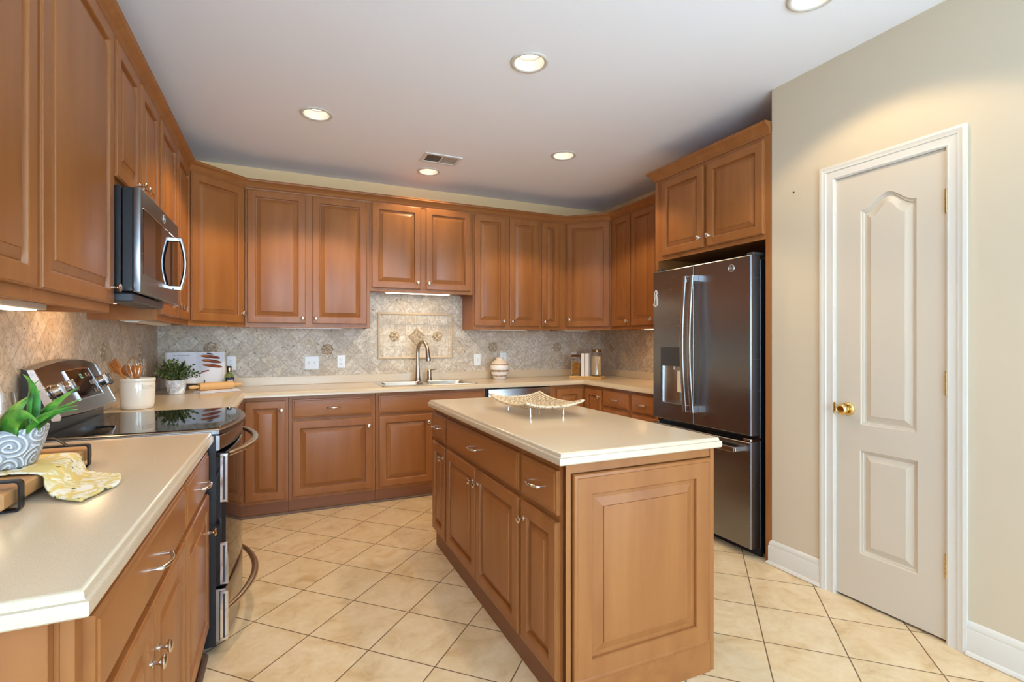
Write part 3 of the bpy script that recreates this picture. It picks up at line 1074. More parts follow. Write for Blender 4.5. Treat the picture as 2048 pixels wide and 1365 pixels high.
m_.loft([rr(ox0, oy0, ox1, oy1, 0.035, 0.9145), rr(ox0 + .003, oy0 + .003, ox1 - .003, oy1 - .003, 0.034, 0.9185), rr(ox0 + .012, oy0 + .012, ox1 - .012, oy1 - .012, 0.03, 0.9195)], False, False)
bmesh.ops.remove_doubles(bm, verts=bm.verts, dist=1e-5)
m_.build('rim', 'sink', sk, world=True, smooth=40)
for b_ in bowls:
    m_ = MB()
    x0, y0, x1, y1 = b_
    m_.loft([rr(x0, y0, x1, y1, 0.05, 0.9195), rr(x0 + .004, y0 + .004, x1 - .004, y1 - .004, 0.05, 0.912), rr(x0 + .012, y0 + .012, x1 - .012, y1 - .012, 0.05, 0.76), rr(x0 + .04, y0 + .04, x1 - .04, y1 - .04, 0.05, 0.735)], False, True)
    m_.build('basin', 'sink', sk, world=True, smooth=50)
# faucet
fc = thing('faucet', 'tall brushed nickel gooseneck faucet behind the sink', 'faucet', (2.03, -0.125, 0.9197))
m_ = MB()
m_.lathe([(0.033, 0), (0.033, 0.004), (0.030, 0.010), (0.025, 0.03), (0.021, 0.07), (0.0185, 0.14)], seg=24)
m_.build('base', 'pewter', fc, smooth=50)
dx_, dy_ = 0.055, -0.165
L_ = math.hypot(dx_, dy_)
ux, uy = dx_ / L_, dy_ / L_
pts = [(0, 0, 0.13), (0, 0, 0.20), (0, 0, 0.255)]
R_ = 0.082
for k in range(1, 15):
    a = PI - PI * 0.93 * k / 14
    q = R_ + R_ * math.cos(a)
    pts.append((ux * q, uy * q, 0.268 + R_ * math.sin(a) * 1.12))
MB().tube(pts, 0.0165, 16).build('spout', 'pewter', fc, smooth=60)
ex, ey, ez = pts[-1]
MB().tube([(ex, ey, ez + 0.004), (ex + ux * .004, ey + uy * .004, ez - 0.025), (ex + ux * .010, ey + uy * .010, ez - 0.06), (ex + ux * .016, ey + uy * .016, ez - 0.098), (ex + ux * .0165, ey + uy * .0165, ez - 0.104)], [0.0175, 0.0185, 0.021, 0.0245, 0.022], 16).build('spray_head', 'pewter', fc, smooth=60)
sd = thing('lever_valve', 'short brushed nickel lever valve right of the gooseneck faucet', 'valve', (2.14, -0.125, 0.9197))
MB().lathe([(0.029, 0), (0.029, 0.004), (0.025, 0.012), (0.020, 0.035), (0.021, 0.06), (0.021, 0.085), (0.017, 0.1), (0.007, 0.108)], seg=20).build('base', 'pewter', sd, smooth=50)
MB().tube([(0.004, -0.004, 0.09), (0.02, -0.015, 0.1), (0.038, -0.028, 0.104), (0.046, -0.034, 0.106)], [0.006, 0.006, 0.005, 0.0045], 10).build('lever', 'pewter', sd, smooth=60)

# ------------------------------------------------------------------ island
IX0, IX1, IY0, IY1 = 1.736, 2.459, -3.262, -1.59
it = countertop([(IX0, IY0), (IX1, IY0), (IX1, IY1), (IX0, IY1)], [1, 1, 1, 1]).build('island_countertop', 'counter', smooth=40)
tag(it, 'cream speckled countertop with ogee edge on the kitchen island', 'countertop')
isl = thing('kitchen_island', 'maple-stained kitchen island cabinet with drawers and doors facing the range', 'island', (1.774, -1.615, 0), -PI / 2)
# local x runs toward -y (near end), local y runs toward +x
IW = 1.62
ID = 0.668
MB().box(0.0, 0.02, 0.0, IW - 0.02, ID, 0.873).build('carcass', 'wood', isl, smooth=0)
MB().box(0.0, 0.0, 0.095, IW - 0.001, 0.0195, 0.873, 0.001).build('face_frame', 'wood', isl)
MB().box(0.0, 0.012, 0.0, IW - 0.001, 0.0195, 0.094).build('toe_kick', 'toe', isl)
for (x0, x1) in ((0.012, 0.275), (0.31, 1.275), (1.303, 1.585)):
    m_ = MB(); slab(m_, x0, x1, 0.69, 0.842)
    p = m_.build('drawer', 'wood_h', isl, smooth=20)
    pull(p, (x0 + x1) / 2, 0.766)
for (x0, x1, kx) in ((0.012, 0.275, 0.245), (0.31, 0.786, 0.757), (0.797, 1.275, 0.827), (1.303, 1.585, 1.333)):
    m_ = MB(); raised_panel(m_, x0, x1, 0.118, 0.665)
    p = m_.build('door', 'wood', isl, smooth=20)
    knob(p, kx, 0.60)
# end panel on the near face (world y = -3.235)
m_ = MB()
yF = -3.2355
def wrect(x0, x1, z0, z1, i, y):
    return [Vector((x0 + i, y, z0 + i)), Vector((x1 - i, y, z0 + i)), Vector((x1 - i, y, z1 - i)), Vector((x0 + i, y, z1 - i))]
m_.box(1.774, yF, 0.0, 1.794, yF + 0.021, 0.873, 0.001)
m_.box(2.424, yF, 0.0, 2.444, yF + 0.021, 0.873, 0.001)
m_.box(1.794, yF + 0.016, 0.0, 2.424, yF + 0.021, 0.873)
m_.box(1.794, yF + 0.004, 0.0, 2.424, yF + 0.016, 0.115)
m_.box(1.794, yF + 0.004, 0.837, 2.424, yF + 0.016, 0.873)
m_.build('end_post', 'wood', isl, world=True)
m_ = MB()
R2 = [(0, yF + 0.004), (0, yF - 0.008), (0.003, yF - 0.012), (0.012, yF - 0.014), (0.016, yF - 0.010), (0.072, yF - 0.010), (0.075, yF - 0.006), (0.077, yF + 0.006), (0.083, yF + 0.008), (0.085, yF + 0.006), (0.121, yF - 0.005), (0.122, yF - 0.009), (0.125, yF - 0.0095)]
m_.loft([wrect(1.800, 2.420, 0.118, 0.834, i, y) for i, y in R2])
m_.build('end_panel', 'wood', isl, world=True, smooth=20)
MB().box(1.800, yF - 0.004, 0.0, 2.420, yF + 0.003, 0.114, 0.001).build('base_board', 'wood_h', isl, world=True)

# ------------------------------------------------------------------ range
rg = thing('range', 'freestanding electric range with black glass top and steel console, set in the left counter', 'range', (0.34, -1.937, 0))
ry0, ry1 = -2.318, -1.556
m_ = MB()
m_.box(0.03, ry0, 0.03, 0.655, ry1, 0.9)
m_.box(0.07, ry0 + .03, 0.0, 0.60, ry1 - .03, 0.03)
m_.build('body', 'black', rg, world=True, smooth=0)
# cooktop with bowed front
def bow(q, x0=0.665, amp=0.068):
    return x0 + amp * (1 - (2 * q - 1) ** 2)
def top_outline(ins, z, x_back=0.05):
    pts = []
    N = 20
    for k in range(N + 1):
        q = k / N
        pts.append(Vector((bow(q) - ins, ry0 + ins + (ry1 - ry0 - 2 * ins) * q, z)))
    pts.append(Vector((x_back, ry1 - ins, z)))
    pts.append(Vector((x_back, ry0 + ins, z)))
    return pts
MB().loft([top_outline(0.004, 0.898), top_outline(-0.002, 0.904), top_outline(-0.002, 0.918), top_outline(0.004, 0.9235), top_outline(0.018, 0.9245)], True, True).build('cooktop_frame', 'steel_dark', rg, world=True, smooth=40)
MB().loft([top_outline(0.019, 0.9243, 0.10), top_outline(0.020, 0.9262, 0.10)], True, True).build('cooktop_glass', 'black_glass', rg, world=True, smooth=40)
def bowed(z0, z1, ins, x0, amp, edge=0.004, back=0.655):
    rings = []
    for i_, z in ((edge, z0), (0, z0 + edge), (0, z1 - edge), (edge, z1)):
        pts = []
        N = 20
        for k in range(N + 1):
            q = k / N
            pts.append(Vector((x0 + amp * (1 - (2 * q - 1) ** 2) - i_, ry0 + ins + (ry1 - ry0 - 2 * ins) * q, z)))
        pts.append(Vector((back, ry1 - ins, z)))
        pts.append(Vector((back, ry0 + ins, z)))
        rings.append(pts)
    return MB().loft(rings)
bowed(0.835, 0.896, 0.004, 0.668, 0.055).build('control_front', 'steel', rg, world=True, smooth=40)
bowed(0.275, 0.826, 0.004, 0.690, 0.030).build('oven_door', 'black_glass', rg, world=True, smooth=40)
bowed(0.045, 0.262, 0.004, 0.690, 0.030).build('storage_drawer', 'steel', rg, world=True, smooth=40)
for nm, z0, z1 in (('door_end_cap', 0.62, 0.822), ('door_end_cap', 0.28, 0.455), ('drawer_end_cap', 0.05, 0.255)):
    m_ = MB().box(0.668, ry0 - 0.003, z0, 0.700, ry0 + 0.006, z1, 0.003)
    o_ = m_.build(nm, 'chrome', rg, world=True)
    MB().box(0.681, ry0 - 0.0045, z0 + 0.012, 0.688, ry0 - 0.0028, z1 - 0.012).build('slot', 'slot', o_, world=False).data.transform(MAT[rg.name].inverted())
def bow_handle(z, nm):
    pts = []
    N = 24
    for k in range(N + 1):
        q = k / N
        s_ = math.sin(PI * q)
        pts.append((0.695 + 0.085 * s_ ** 0.8, ry0 + 0.035 + (ry1 - ry0 - 0.07) * q, z))
    rr_ = [0.010 + 0.006 * math.sin(PI * k / N) for k in range(N + 1)]
    return MB().tube(pts, rr_, 14).build(nm, 'nickel', rg, world=True, smooth=60)
bow_handle(0.812, 'oven_handle')
bow_handle(0.168, 'drawer_handle')
# backguard console: arched top, leaning face
CY0, CY1 = ry0 + 0.05, ry1 - 0.055
def cons(y, x_off, zoff):
    return y
N = 24
front_top, front_bot, back_top, back_bot = [], [], [], []
for k in range(N + 1):
    q = k / N
    s_ = 1 - (2 * q - 1) ** 2
    y = CY0 + (CY1 - CY0) * q
    back_bot.append(Vector((0.03, y, 0.99)))
    front_bot.append(Vector((0.140 + 0.03 * s_, y, 0.992 - 0.004 * s_)))
    front_top.append(Vector((0.062 + 0.01 * s_, y, 1.176 + 0.030 * s_)))
    back_top.append(Vector((0.03, y, 1.178 + 0.032 * s_)))
m_ = MB()
rings = []
for k in range(N + 1):
    fb, ft, bt, bb = front_bot[k], front_top[k], back_top[k], back_bot[k]
    rings.append([bb, fb + Vector((-0.012, 0, 0)), fb + Vector((0, 0, 0.006)), fb + Vector((0, 0, 0.012)), ft + Vector((0.004, 0, -0.006)), ft, bt])
m_.loft(rings)
m_.build('console', 'steel_dark', rg, world=True, smooth=35)
MB().box(0.03, ry0 + 0.004, 0.92, 0.085, ry1 - 0.004, 0.992).build('console_riser', 'black', rg, world=True, smooth=0)
for yy in (CY0 - 0.006, CY1 - 0.001):
    m_ = MB()
    m_.loft([[Vector((0.03, yy + d, 0.985)), Vector((0.118, yy + d, 0.985)), Vector((0.046, yy + d, 1.178)), Vector((0.03, yy + d, 1.183))] for d in (0.0, 0.007)])
    m_.build('console_end', 'black', rg, world=True)
    m_ = MB()
    m_.loft([[Vector((0.1185, yy + d, 0.985)), Vector((0.143, yy + d, 0.985)), Vector((0.144, yy + d, 1.0)), Vector((0.066, yy + d, 1.180)), Vector((0.0465, yy + d, 1.1785))] for d in (-0.001, 0.007)])
    m_.build('console_trim', 'chrome', rg, world=True)
def on_face(y, v, out):
    """point on the leaning console face; v 0 bottom..1 top, out along the normal"""
    q = (y - CY0) / (CY1 - CY0)
    s_ = 1 - (2 * q - 1) ** 2
    a = Vector((0.140 + 0.03 * s_, y, 1.004))
    b = Vector((0.066 + 0.01 * s_, y, 1.170 + 0.030 * s_))
    n_ = Vector((b.z - a.z, 0, a.x - b.x)).normalized()
    return a + (b - a) * v + n_ * out, n_
gl = MB()
gl.loft([[on_face(-2.075 + 0.265 * k / 8, 0.22, o)[0] for k in range(9)] + [on_face(-2.075 + 0.265 * k / 8, 0.82, o)[0] for k in range(8, -1, -1)] for o in (-0.002, 0.003)])
gp = gl.build('display', 'black_glass', rg, world=True, smooth=40)
m_ = MB()
for a, b in ((0.815, 0.835), (0.20, 0.225)):
    m_.loft([[on_face(-2.08 + 0.275 * k / 8, a, o)[0] for k in range(9)] + [on_face(-2.08 + 0.275 * k / 8, b, o)[0] for k in range(8, -1, -1)] for o in (-0.002, 0.005)])
for y in (-2.082, -1.808):
    m_.loft([[on_face(y, 0.2, o)[0], on_face(y + 0.005, 0.2, o)[0], on_face(y + 0.005, 0.835, o)[0], on_face(y, 0.835, o)[0]] for o in (-0.002, 0.005)])
m_.build('display_frame', 'chrome', rg, world=True)
for y, v in ((-1.850, .68), (-1.850, .50), (-1.850, .32), (-1.885, .32), (-1.885, .50), (-1.885, .68)):
    c0, n_ = on_face(y, v, 0.003)
    MB().box(-0.011, -0.009, 0, 0.011, 0.009, 0.002, 0.001, M_=Matrix.Translation(c0) @ n_.to_track_quat('Z', 'Y').to_matrix().to_4x4()).build('button', 'steel', rg, world=True)
for y in (-2.222, -2.140, -1.742, -1.660):
    c0, n_ = on_face(y, 0.5, 0.0)
    MT = Matrix.Translation(c0) @ n_.to_track_quat('Z', 'Y').to_matrix().to_4x4()
    kb = MB().lathe([(0.030, -0.003), (0.030, 0.003), (0.026, 0.005), (0.0235, 0.024), (0.020, 0.027)], seg=24, M_=MT)
    kb.box(-0.0075, -0.026, 0.016, 0.0075, 0.026, 0.038, 0.003, M_=MT)
    kb.build('knob', 'steel', rg, world=True, smooth=40)
# clock digits
def digits(txt, size, depth, Mx, m, parent, name='lettering'):
    cu_ = bpy.data.curves.new(name, 'FONT')
    cu_.body = txt
    cu_.size = size
    cu_.extrude = depth
    cu_.align_x = 'CENTER'
    cu_.align_y = 'CENTER'
    tmp = bpy.data.objects.new(name, cu_)
    COL.objects.link(tmp)
    dg = bpy.context.evaluated_depsgraph_get()
    me = bpy.data.meshes.new_from_object(tmp.evaluated_get(dg))
    bpy.data.objects.remove(tmp)
    me.name = name
    me.transform(MAT[parent.name].inverted() @ Mx if parent.name in MAT else Mx)
    me.materials.clear()
    me.materials.append(M[m])
    o = bpy.data.objects.new(name, me)
    COL.objects.link(o)
    o.parent = parent
    return o
c0, n_ = on_face(-1.955, 0.66, 0.0036)
xa = Vector((0, 1, 0)); za = n_; ya = za.cross(xa)
digits('12', 0.030, 0.0004, Matrix(((xa.x, ya.x, za.x, c0.x), (xa.y, ya.y, za.y, c0.y), (xa.z, ya.z, za.z, c0.z), (0, 0, 0, 1))), 'window_lit', rg, 'clock_digits')

# ------------------------------------------------------------------ microwave
mw = thing('microwave', 'over-the-range microwave with dark glass door and bowed handle', 'microwave', (0.2, -1.925, 1.475))
my0, my1 = -2.302, -1.547
MB().box(0.015, my0, 1.478, 0.335, my1, 1.892, 0.002).build('case', 'black', mw, world=True)
MB().box(0.338, my0 + .002, 1.482, 0.372, my1 - .002, 1.888, 0.002).build('door_core', 'black', mw, world=True)
m_ = MB()
m_.box(0.373, my0, 1.478, 0.398, my1, 1.892, 0.004, seg=2)
dsk = m_.build('door_skin', 'steel_dark', mw, world=True)
MB().box(0.397, my0 + 0.035, 1.555, 0.4005, my1 - 0.035, 1.812, 0.001).build('window', 'black_glass', mw, world=True)
MB().box(0.396, my0 + 0.03, 1.8125, 0.403, my1 - 0.03, 1.817, 0.001).build('trim_bar', 'chrome', mw, world=True)
hp = []
for k in range(17):
    q = k / 16
    hp.append((0.427 + 0.022 * math.sin(PI * q), -1.668, 1.548 + 0.262 * q))
MB().tube(hp, 0.0115, 12, flat=(0.85, 1.3)).build('handle', 'chrome', mw, world=True, smooth=60)
for z in (1.556, 1.802):
    MB().box(0.398, -1.682, z - 0.011, 0.434, -1.655, z + 0.011, 0.003).build('handle_bracket', 'chrome', mw, world=True)
MB().box(0.275, my0 + 0.02, 1.441, 0.372, my1 - 0.22, 1.4772, 0.006).build('vent_base', 'charcoal', mw, world=True)
MB().box(0.06, my0 + 0.30, 1.468, 0.27, my1 - 0.06, 1.4775, 0.002).build('grease_filter', 'steel_dark', mw, world=True)
MB().box(0.15, -2.12, 1.4585, 0.27, -1.84, 1.4675, 0.002).build('task_lamp', 'strip', mw, world=True)


def badge(c, R, n_, xa, parent, bm_mat='chrome', dark='steel_dark'):
    """round maker's badge: ring with a curled script"""
    za = Vector(n_); xa = Vector(xa); ya = za.cross(xa)
    Mx = Matrix(((xa.x, ya.x, za.x, c[0]), (xa.y, ya.y, za.y, c[1]), (xa.z, ya.z, za.z, c[2]), (0, 0, 0, 1)))
    m_ = MB()
    m_.tube([Mx @ Vector((R * math.cos(2 * PI * k / 28), R * math.sin(2 * PI * k / 28), 0.0012)) for k in range(28)], R * 0.10, 6, closed=True)
    def stroke(pts):
        m_.tube([Mx @ Vector((x * R, y * R, 0.0014)) for x, y in pts], R * 0.06, 6)
    # curled "G" and "E" strokes and four side curls
    stroke([(-.1, .42), (-.38, .46), (-.5, .2), (-.46, -.15), (-.25, -.3), (-.08, -.1), (-.14, .1), (-.3, .02)])
    stroke([(.5, .38), (.28, .46), (.12, .28), (.24, .08), (.36, .06), (.2, .02), (.08, -.2), (.26, -.42), (.5, -.26)])
    for a in (0.35, 1.92, 3.5, 5.06):
        stroke([(math.cos(a + d) * q, math.sin(a + d) * q) for d, q in ((-.45, .62), (-.2, .76), (.1, .78), (.3, .66))])
    return m_.build('badge', bm_mat, parent, world=True, smooth=60)


badge((0.3985, -1.895, 1.856), 0.019, (1, 0, 0), (0, 1, 0), mw)

# ------------------------------------------------------------------ refrigerator
fr = thing('refrigerator', 'stainless french-door refrigerator with ice dispenser and bottom freezer', 'refrigerator', (3.75, -2.17, 0))
fy0, fy1 = -2.602, -1.748      # near side, far side
FXf = 3.40                     # door fronts
MB().box(3.485, fy0 + .004, 0.05, 4.06, fy1 - .004, 1.775, 0.004).box(3.50, fy0 + .03, 0.0, 4.0, fy1 - .03, 0.05).build('case', 'black', fr, world=True)


def curved_door(y0, y1, z0, z1, hole=None, bulge=0.006):
    """front skin slightly crowned; optional rectangular opening (ya, yb, za, zb)"""
    m_ = MB()
    e_ = 0.006
    if not hole:
        N = 10
        rings = []
        for i_, off in ((0.0, 0.075), (0.0, e_), (0.002, 0.002), (e_, 0.0)):
            ring = []
            for (ya, za, yb, zb) in ((y0, z0, y1, z0), (y1, z0, y1, z1), (y1, z1, y0, z1), (y0, z1, y0, z0)):
                for k in range(N):
                    y = ya + (yb - ya) * k / N
                    z = za + (zb - za) * k / N
                    y = min(max(y, y0 + i_), y1 - i_)
                    z = min(max(z, z0 + i_), z1 - i_)
                    ring.append(Vector((FXf + off, y, z)))
            rings.append(ring)
        m_.loft(rings)
        return m_
    ya, yb, za, zb = hole
    def rc(i_, x):
        return [Vector((x, y0 + i_, z0 + i_)), Vector((x, y1 - i_, z0 + i_)), Vector((x, y1 - i_, z1 - i_)), Vector((x, y0 + i_, z1 - i_))]
    def hc(x, g=0):
        return [Vector((x, ya - g, za - g)), Vector((x, yb + g, za - g)), Vector((x, yb + g, zb + g)), Vector((x, ya - g, zb + g))]
    m_.loft([rc(0, FXf + .075), rc(0, FXf + e_), rc(.002, FXf + .002), rc(e_, FXf), hc(FXf), hc(FXf + 0.06)], True, False)
    return m_


SPL = -2.152
DISP = (-2.062, -1.832, 0.835, 1.245)
fd = curved_door(SPL + 0.003, fy1, 0.727, 1.795, DISP).build('left_door', 'steel_dark', fr, world=True, smooth=25)
curved_door(fy0, SPL - 0.003, 0.727, 1.795).build('right_door', 'steel_dark', fr, world=True, smooth=25)
curved_door(fy0, fy1, 0.060, 0.690).build('freezer_drawer', 'steel_dark', fr, world=True, smooth=25)
# dispenser
m_ = MB()
m_.box(FXf - 0.002, DISP[0], 1.110, FXf + 0.03, DISP[1], DISP[3], 0.002)
m_.build('dispenser_panel', 'charcoal', fr, world=True)
m_ = MB()
N = 14
rings = []
for z in (0.850, 1.109):
    ring = []
    for k in range(N + 1):
        a = PI * k / N
        ring.append(Vector((FXf + 0.004 + 0.052 * math.sin(a), -1.947 + 0.113 * math.cos(a), z)))
    rings.append(ring)
m_.loft(rings, False, False, closed=False)
m_.build('dispenser_well', 'steel', fr, world=True, smooth=60)
MB().box(FXf - 0.003, DISP[0], 0.836, FXf + 0.055, DISP[1], 0.849, 0.002).build('drip_tray', 'steel_dark', fr, world=True)
MB().box(FXf + 0.012, -2.035, 0.93, FXf + 0.018, -1.985, 1.08, 0.001).build('paddle', 'fixture', fr, world=True)
MB().tube([(FXf + 0.02, -1.95, 1.11), (FXf + 0.02, -1.95, 1.085)], 0.006, 8).build('water_nozzle', 'white', fr, world=True)
def frh(y, nm):
    pts = []
    for k in range(19):
        q = k / 18
        pts.append((3.352 - 0.028 * math.sin(PI * q), y, 0.815 + 0.905 * q))
    m_ = MB().tube(pts, 0.017, 12, flat=(0.62, 0.95))
    o = m_.build(nm, 'steel', fr, world=True, smooth=60)
    for z in (0.835, 1.70):
        MB().box(3.355, y - 0.012, z - 0.022, FXf + 0.001, y + 0.012, z + 0.022, 0.003).build('handle_bracket', 'chrome', fr, world=True)
frh(-2.122, 'door_handle')
frh(-2.186, 'door_handle')
MB().box(3.340, -2.53, 0.622, 3.362, -1.82, 0.655, 0.004, seg=2).build('freezer_handle', 'steel', fr, world=True)
for y in (-2.52, -1.83):
    MB().box(3.360, y - 0.010, 0.625, FXf + 0.001, y + 0.010, 0.652, 0.002).build('handle_bracket', 'chrome', fr, world=True)
for y in (fy0 + 0.03, fy1 - 0.03):
    MB().box(FXf + 0.005, y - 0.028, 0.692, 3.49, y + 0.028, 0.708, 0.003).build('hinge', 'chrome', fr, world=True)
    MB().box(FXf + 0.03, y - 0.025, 1.7965, 3.53, y + 0.025, 1.815, 0.004).build('hinge_cover', 'charcoal', fr, world=True)
MB().box(FXf + 0.09, fy0 + 0.005, 0.0, FXf + 0.11, fy1 - 0.005, 0.058).build('toe_grille', 'black_matte', fr, world=True)
badge((FXf - 0.0005, -2.464, 1.732), 0.021, (-1, 0, 0), (0, -1, 0), fr)
M['magnet_grey'] = mat('magnet_grey', srgb(150, 146, 140), 0.5)
# sitting animal magnet on the left door
mg = thing('fridge_magnet', 'small white outlined sitting dog magnet on the refrigerator left door', 'magnet', (FXf - 0.004, -1.784, 1.60))
def mg_pt(a, b, x=0.0):
    return Vector((x, -a, b))
outl = [(-.004, .058), (.006, .058), (.013, .048), (.014, .034), (.010, .022), (.014, .0), (.014, -.03), (.016, -.05), (.008, -.055), (.002, -.052), (-.002, -.060), (-.010, -.056), (-.022, -.052), (-.026, -.046), (-.018, -.036), (-.013, -.012), (-.009, .015), (-.012, .03), (-.011, .046)]
m_ = MB().loft([[mg_pt(a, b, 0.0035) for a, b in outl], [mg_pt(a, b, 0.0) for a, b in outl], [mg_pt(a * .9, b * .96, -0.0015) for a, b in outl]])
m_.build('body', 'magnet_grey', mg, smooth=0)
m_ = MB().tube([mg_pt(a, b, -0.001) for a, b in outl], 0.0018, 6, closed=True)
m_.build('rim', 'white', mg, smooth=60)
m_ = MB()
m_.box(-.003, -.004, .030, -.001, .004, .040, .0005).box(-.003, .0025, .044, -.001, .0055, .048).box(-.003, -.0055, .044, -.001, -.0025, .048).box(-.003, -.0015, -.045, -.001, .0015, -.012)
m_.build('face', 'slot', mg, smooth=0)

# ------------------------------------------------------------------ ceiling fixtures
CL = ['recessed ceiling light nearest the left wall cabinets', 'largest-looking recessed ceiling light above the island',
      'recessed ceiling light nearest the refrigerator cabinet', 'recessed ceiling light beside the air vent over the sink',
      'recessed ceiling light cut by the top edge near the pantry wall']
can0 = thing('recessed_light', CL[0], 'ceiling light', (CANS[0][0], CANS[0][1], H), 0, 'recessed ceiling lights')
MB().lathe([(0.0825, 0.001), (0.0825, -0.001), (0.099, -0.001), (0.099, -0.003), (0.094, -0.007), (0.083, -0.008), (0.078, -0.004), (0.078, 0.001)], seg=40, cap0=False, cap1=False).build('trim_ring', 'trim', can0, smooth=50)
MB().lathe([(0.0775, -0.002), (0.0755, 0.02), (0.069, 0.044), (0.055, 0.050), (0.05, 0.065)], seg=40, cap0=False, cap1=True).build('baffle', 'can', can0, smooth=50)
MB().lathe([(0.049, 0.060), (0.049, 0.048), (0.044, 0.041), (0.02, 0.037), (0.002, 0.036)], seg=32).build('lamp', 'bulb', can0, smooth=60)
for i, (x, y) in enumerate(CANS):
    if i:
        dup(can0, (x, y, H), 0, CL[i])
    light('can_light', 'SPOT', (x, y, H - 0.004), CAN_W[i], WARM, 0.04, spot=math.radians(122), blend=0.25)
# air vent
vt = thing('air_vent', 'white rectangular ceiling air register above the sink', 'vent', (2.043, -0.838, H))
m_ = MB()
x0, x1, y0, y1 = -0.150, 0.150, -0.098, 0.098
for a in ((x0, y0, x1, y0 + .026), (x0, y1 - .026, x1, y1), (x0, y0 + .026, x0 + .026, y1 - .026), (x1 - .026, y0 + .026, x1, y1 - .026), (-.005, y0 + .026, .005, y1 - .026)):
    m_.box(a[0], a[1], -0.008, a[2], a[3], -0.0005, 0.001)
m_.build('frame', 'grille', vt)
m_ = MB()
for k in range(22):
    xx = x0 + .028 + k * 0.0113
    if abs(xx) < 0.008:
        continue
    m_.box(-0.0006, y0 + .026, -0.006, 0.0006, y1 - .026, 0.006, M_=Matrix.Translation((xx + 0.002, 0, -0.003)) @ Matrix.Rotation(0.6 if xx < 0 else -0.6, 4, 'Y') @ Matrix.Scale(0.6, 4, (0, 0, 1)))
m_.build('louvers', 'grille', vt, smooth=0)
MB().box(x0 + .024, y0 + .024, -0.0012, x1 - .024, y1 - .024, -0.0002).build('duct_opening', 'charcoal', vt, smooth=0)


# under-cabinet lights
def uc(label, x0, x1, y0, y1, z, on=False, lens=True, name='under_cabinet_light'):
    o = thing(name, label, 'light', ((x0 + x1) / 2, (y0 + y1) / 2, z), 0, 'under-cabinet light bars')
    MB().box(x0, y0, z - 0.022, x1, y1, z, 0.003).build('housing', 'fixture', o, world=True)
    m_ = MB().box(x0 + 0.02, y0 + 0.02, z - 0.026, x1 - 0.02, y1 - 0.02, z - 0.0222)
    m_.build('lens', 'strip' if on else 'white', o, world=True, smooth=0)
    return o


uc('under-cabinet light bar over the sink, lit', 1.70, 2.31, -0.285, -0.20, 1.734, True)
uc('unlit under-cabinet light bar between the left corner and the sink bay', 0.86, 1.365, -0.29, -0.20, 1.4145)
uc('under-cabinet light bar above the striped vase', 2.58, 3.10, -0.29, -0.20, 1.4145)
uc('under-cabinet light bar beneath the right corner cabinet', 3.50, 3.80, -0.30, -0.21, 1.4145)
uc('under-cabinet light bar on the left wall, left of the microwave', 0.06, 0.17, -3.40, -2.47, 1.4145, True)
uc('long under-cabinet light bar on the left wall beyond the microwave', 0.12, 0.22, -1.45, -0.70, 1.4145)
uc('under-cabinet light bar on the right wall beside the refrigerator', W - 0.25, W - 0.16, -1.55, -1.0, 1.4145, True)
light('sink_lamp', 'AREA', (2.005, -0.24, 1.706), 1.2, WARM, 0.5, 0.04)
light('left_lamp', 'AREA', (0.115, -2.85, 1.384), 1.6, (1, .55, .22), 0.06, 0.7, (0, 0.6, 0))
light('right_lamp', 'AREA', (W - 0.205, -1.25, 1.386), 1.2, (1, .58, .24), 0.06, 0.45)
light('microwave_lamp', 'AREA', (0.21, -1.98, 1.455), 1.4, (1, .48, .14), 0.08, 0.22, (0, 0.5, 0))

# ------------------------------------------------------------------ outlets and switches
def plate(label, c, n_, kinds, cat='outlet', m='white'):
    """wall plate at c, facing n_; kinds: list of 'outlet' / 'switch' side by side"""
    ang = math.atan2(n_[1], n_[0]) + PI / 2
    o = thing('wall_outlet' if cat == 'outlet' else 'light_switch', label, cat, c, ang)
    wd = 0.070 + 0.046 * (len(kinds) - 1)
    m_ = MB()
    def rc(i_, y):
        return [Vector((-wd / 2 + i_, y, -0.0575 + i_)), Vector((wd / 2 - i_, y, -0.0575 + i_)), Vector((wd / 2 - i_, y, 0.0575 - i_)), Vector((-wd / 2 + i_, y, 0.0575 - i_))]
    m_.loft([rc(0, 0), rc(0, -0.002), rc(0.004, -0.0055), rc(0.007, -0.006)])
    m_.build('plate', m, o)
    for i, k in enumerate(kinds):
        x = (i - (len(kinds) - 1) / 2) * 0.046
        if k == 'outlet':
            for z in (0.0195, -0.0195):
                Mx = Matrix.Translation((x, -0.006, z)) @ Matrix.Rotation(PI / 2, 4, 'X')
                rc_ = MB().lathe([(0.0165, 0), (0.0165, 0.002), (0.0155, 0.0028)], seg=20, M_=Mx, sy=0.82).build('receptacle', m, o, smooth=40)
                MB().box(x - .0075, -0.0094, z + .001, x - .0055, -0.0086, z + .009).box(x + .0055, -0.0094, z + .002, x + .0075, -0.0086, z + .009).box(x - .002, -0.0094, z - .009, x + .002, -0.0086, z - .005).build('slot', 'slot', rc_, smooth=0)
        else:
            MB().box(x - .0055, -0.007, -.0125, x + .0055, -0.0055, .0125).build('toggle_slot', 'fixture', o, smooth=0)
            MB().box(-.0035, -0.012, -.005, .0035, 0.002, .005, .0012, M_=Matrix.Translation((x, -0.007, .003)) @ Matrix.Rotation(0.45, 4, 'X')).build('toggle', m, o)
    return o


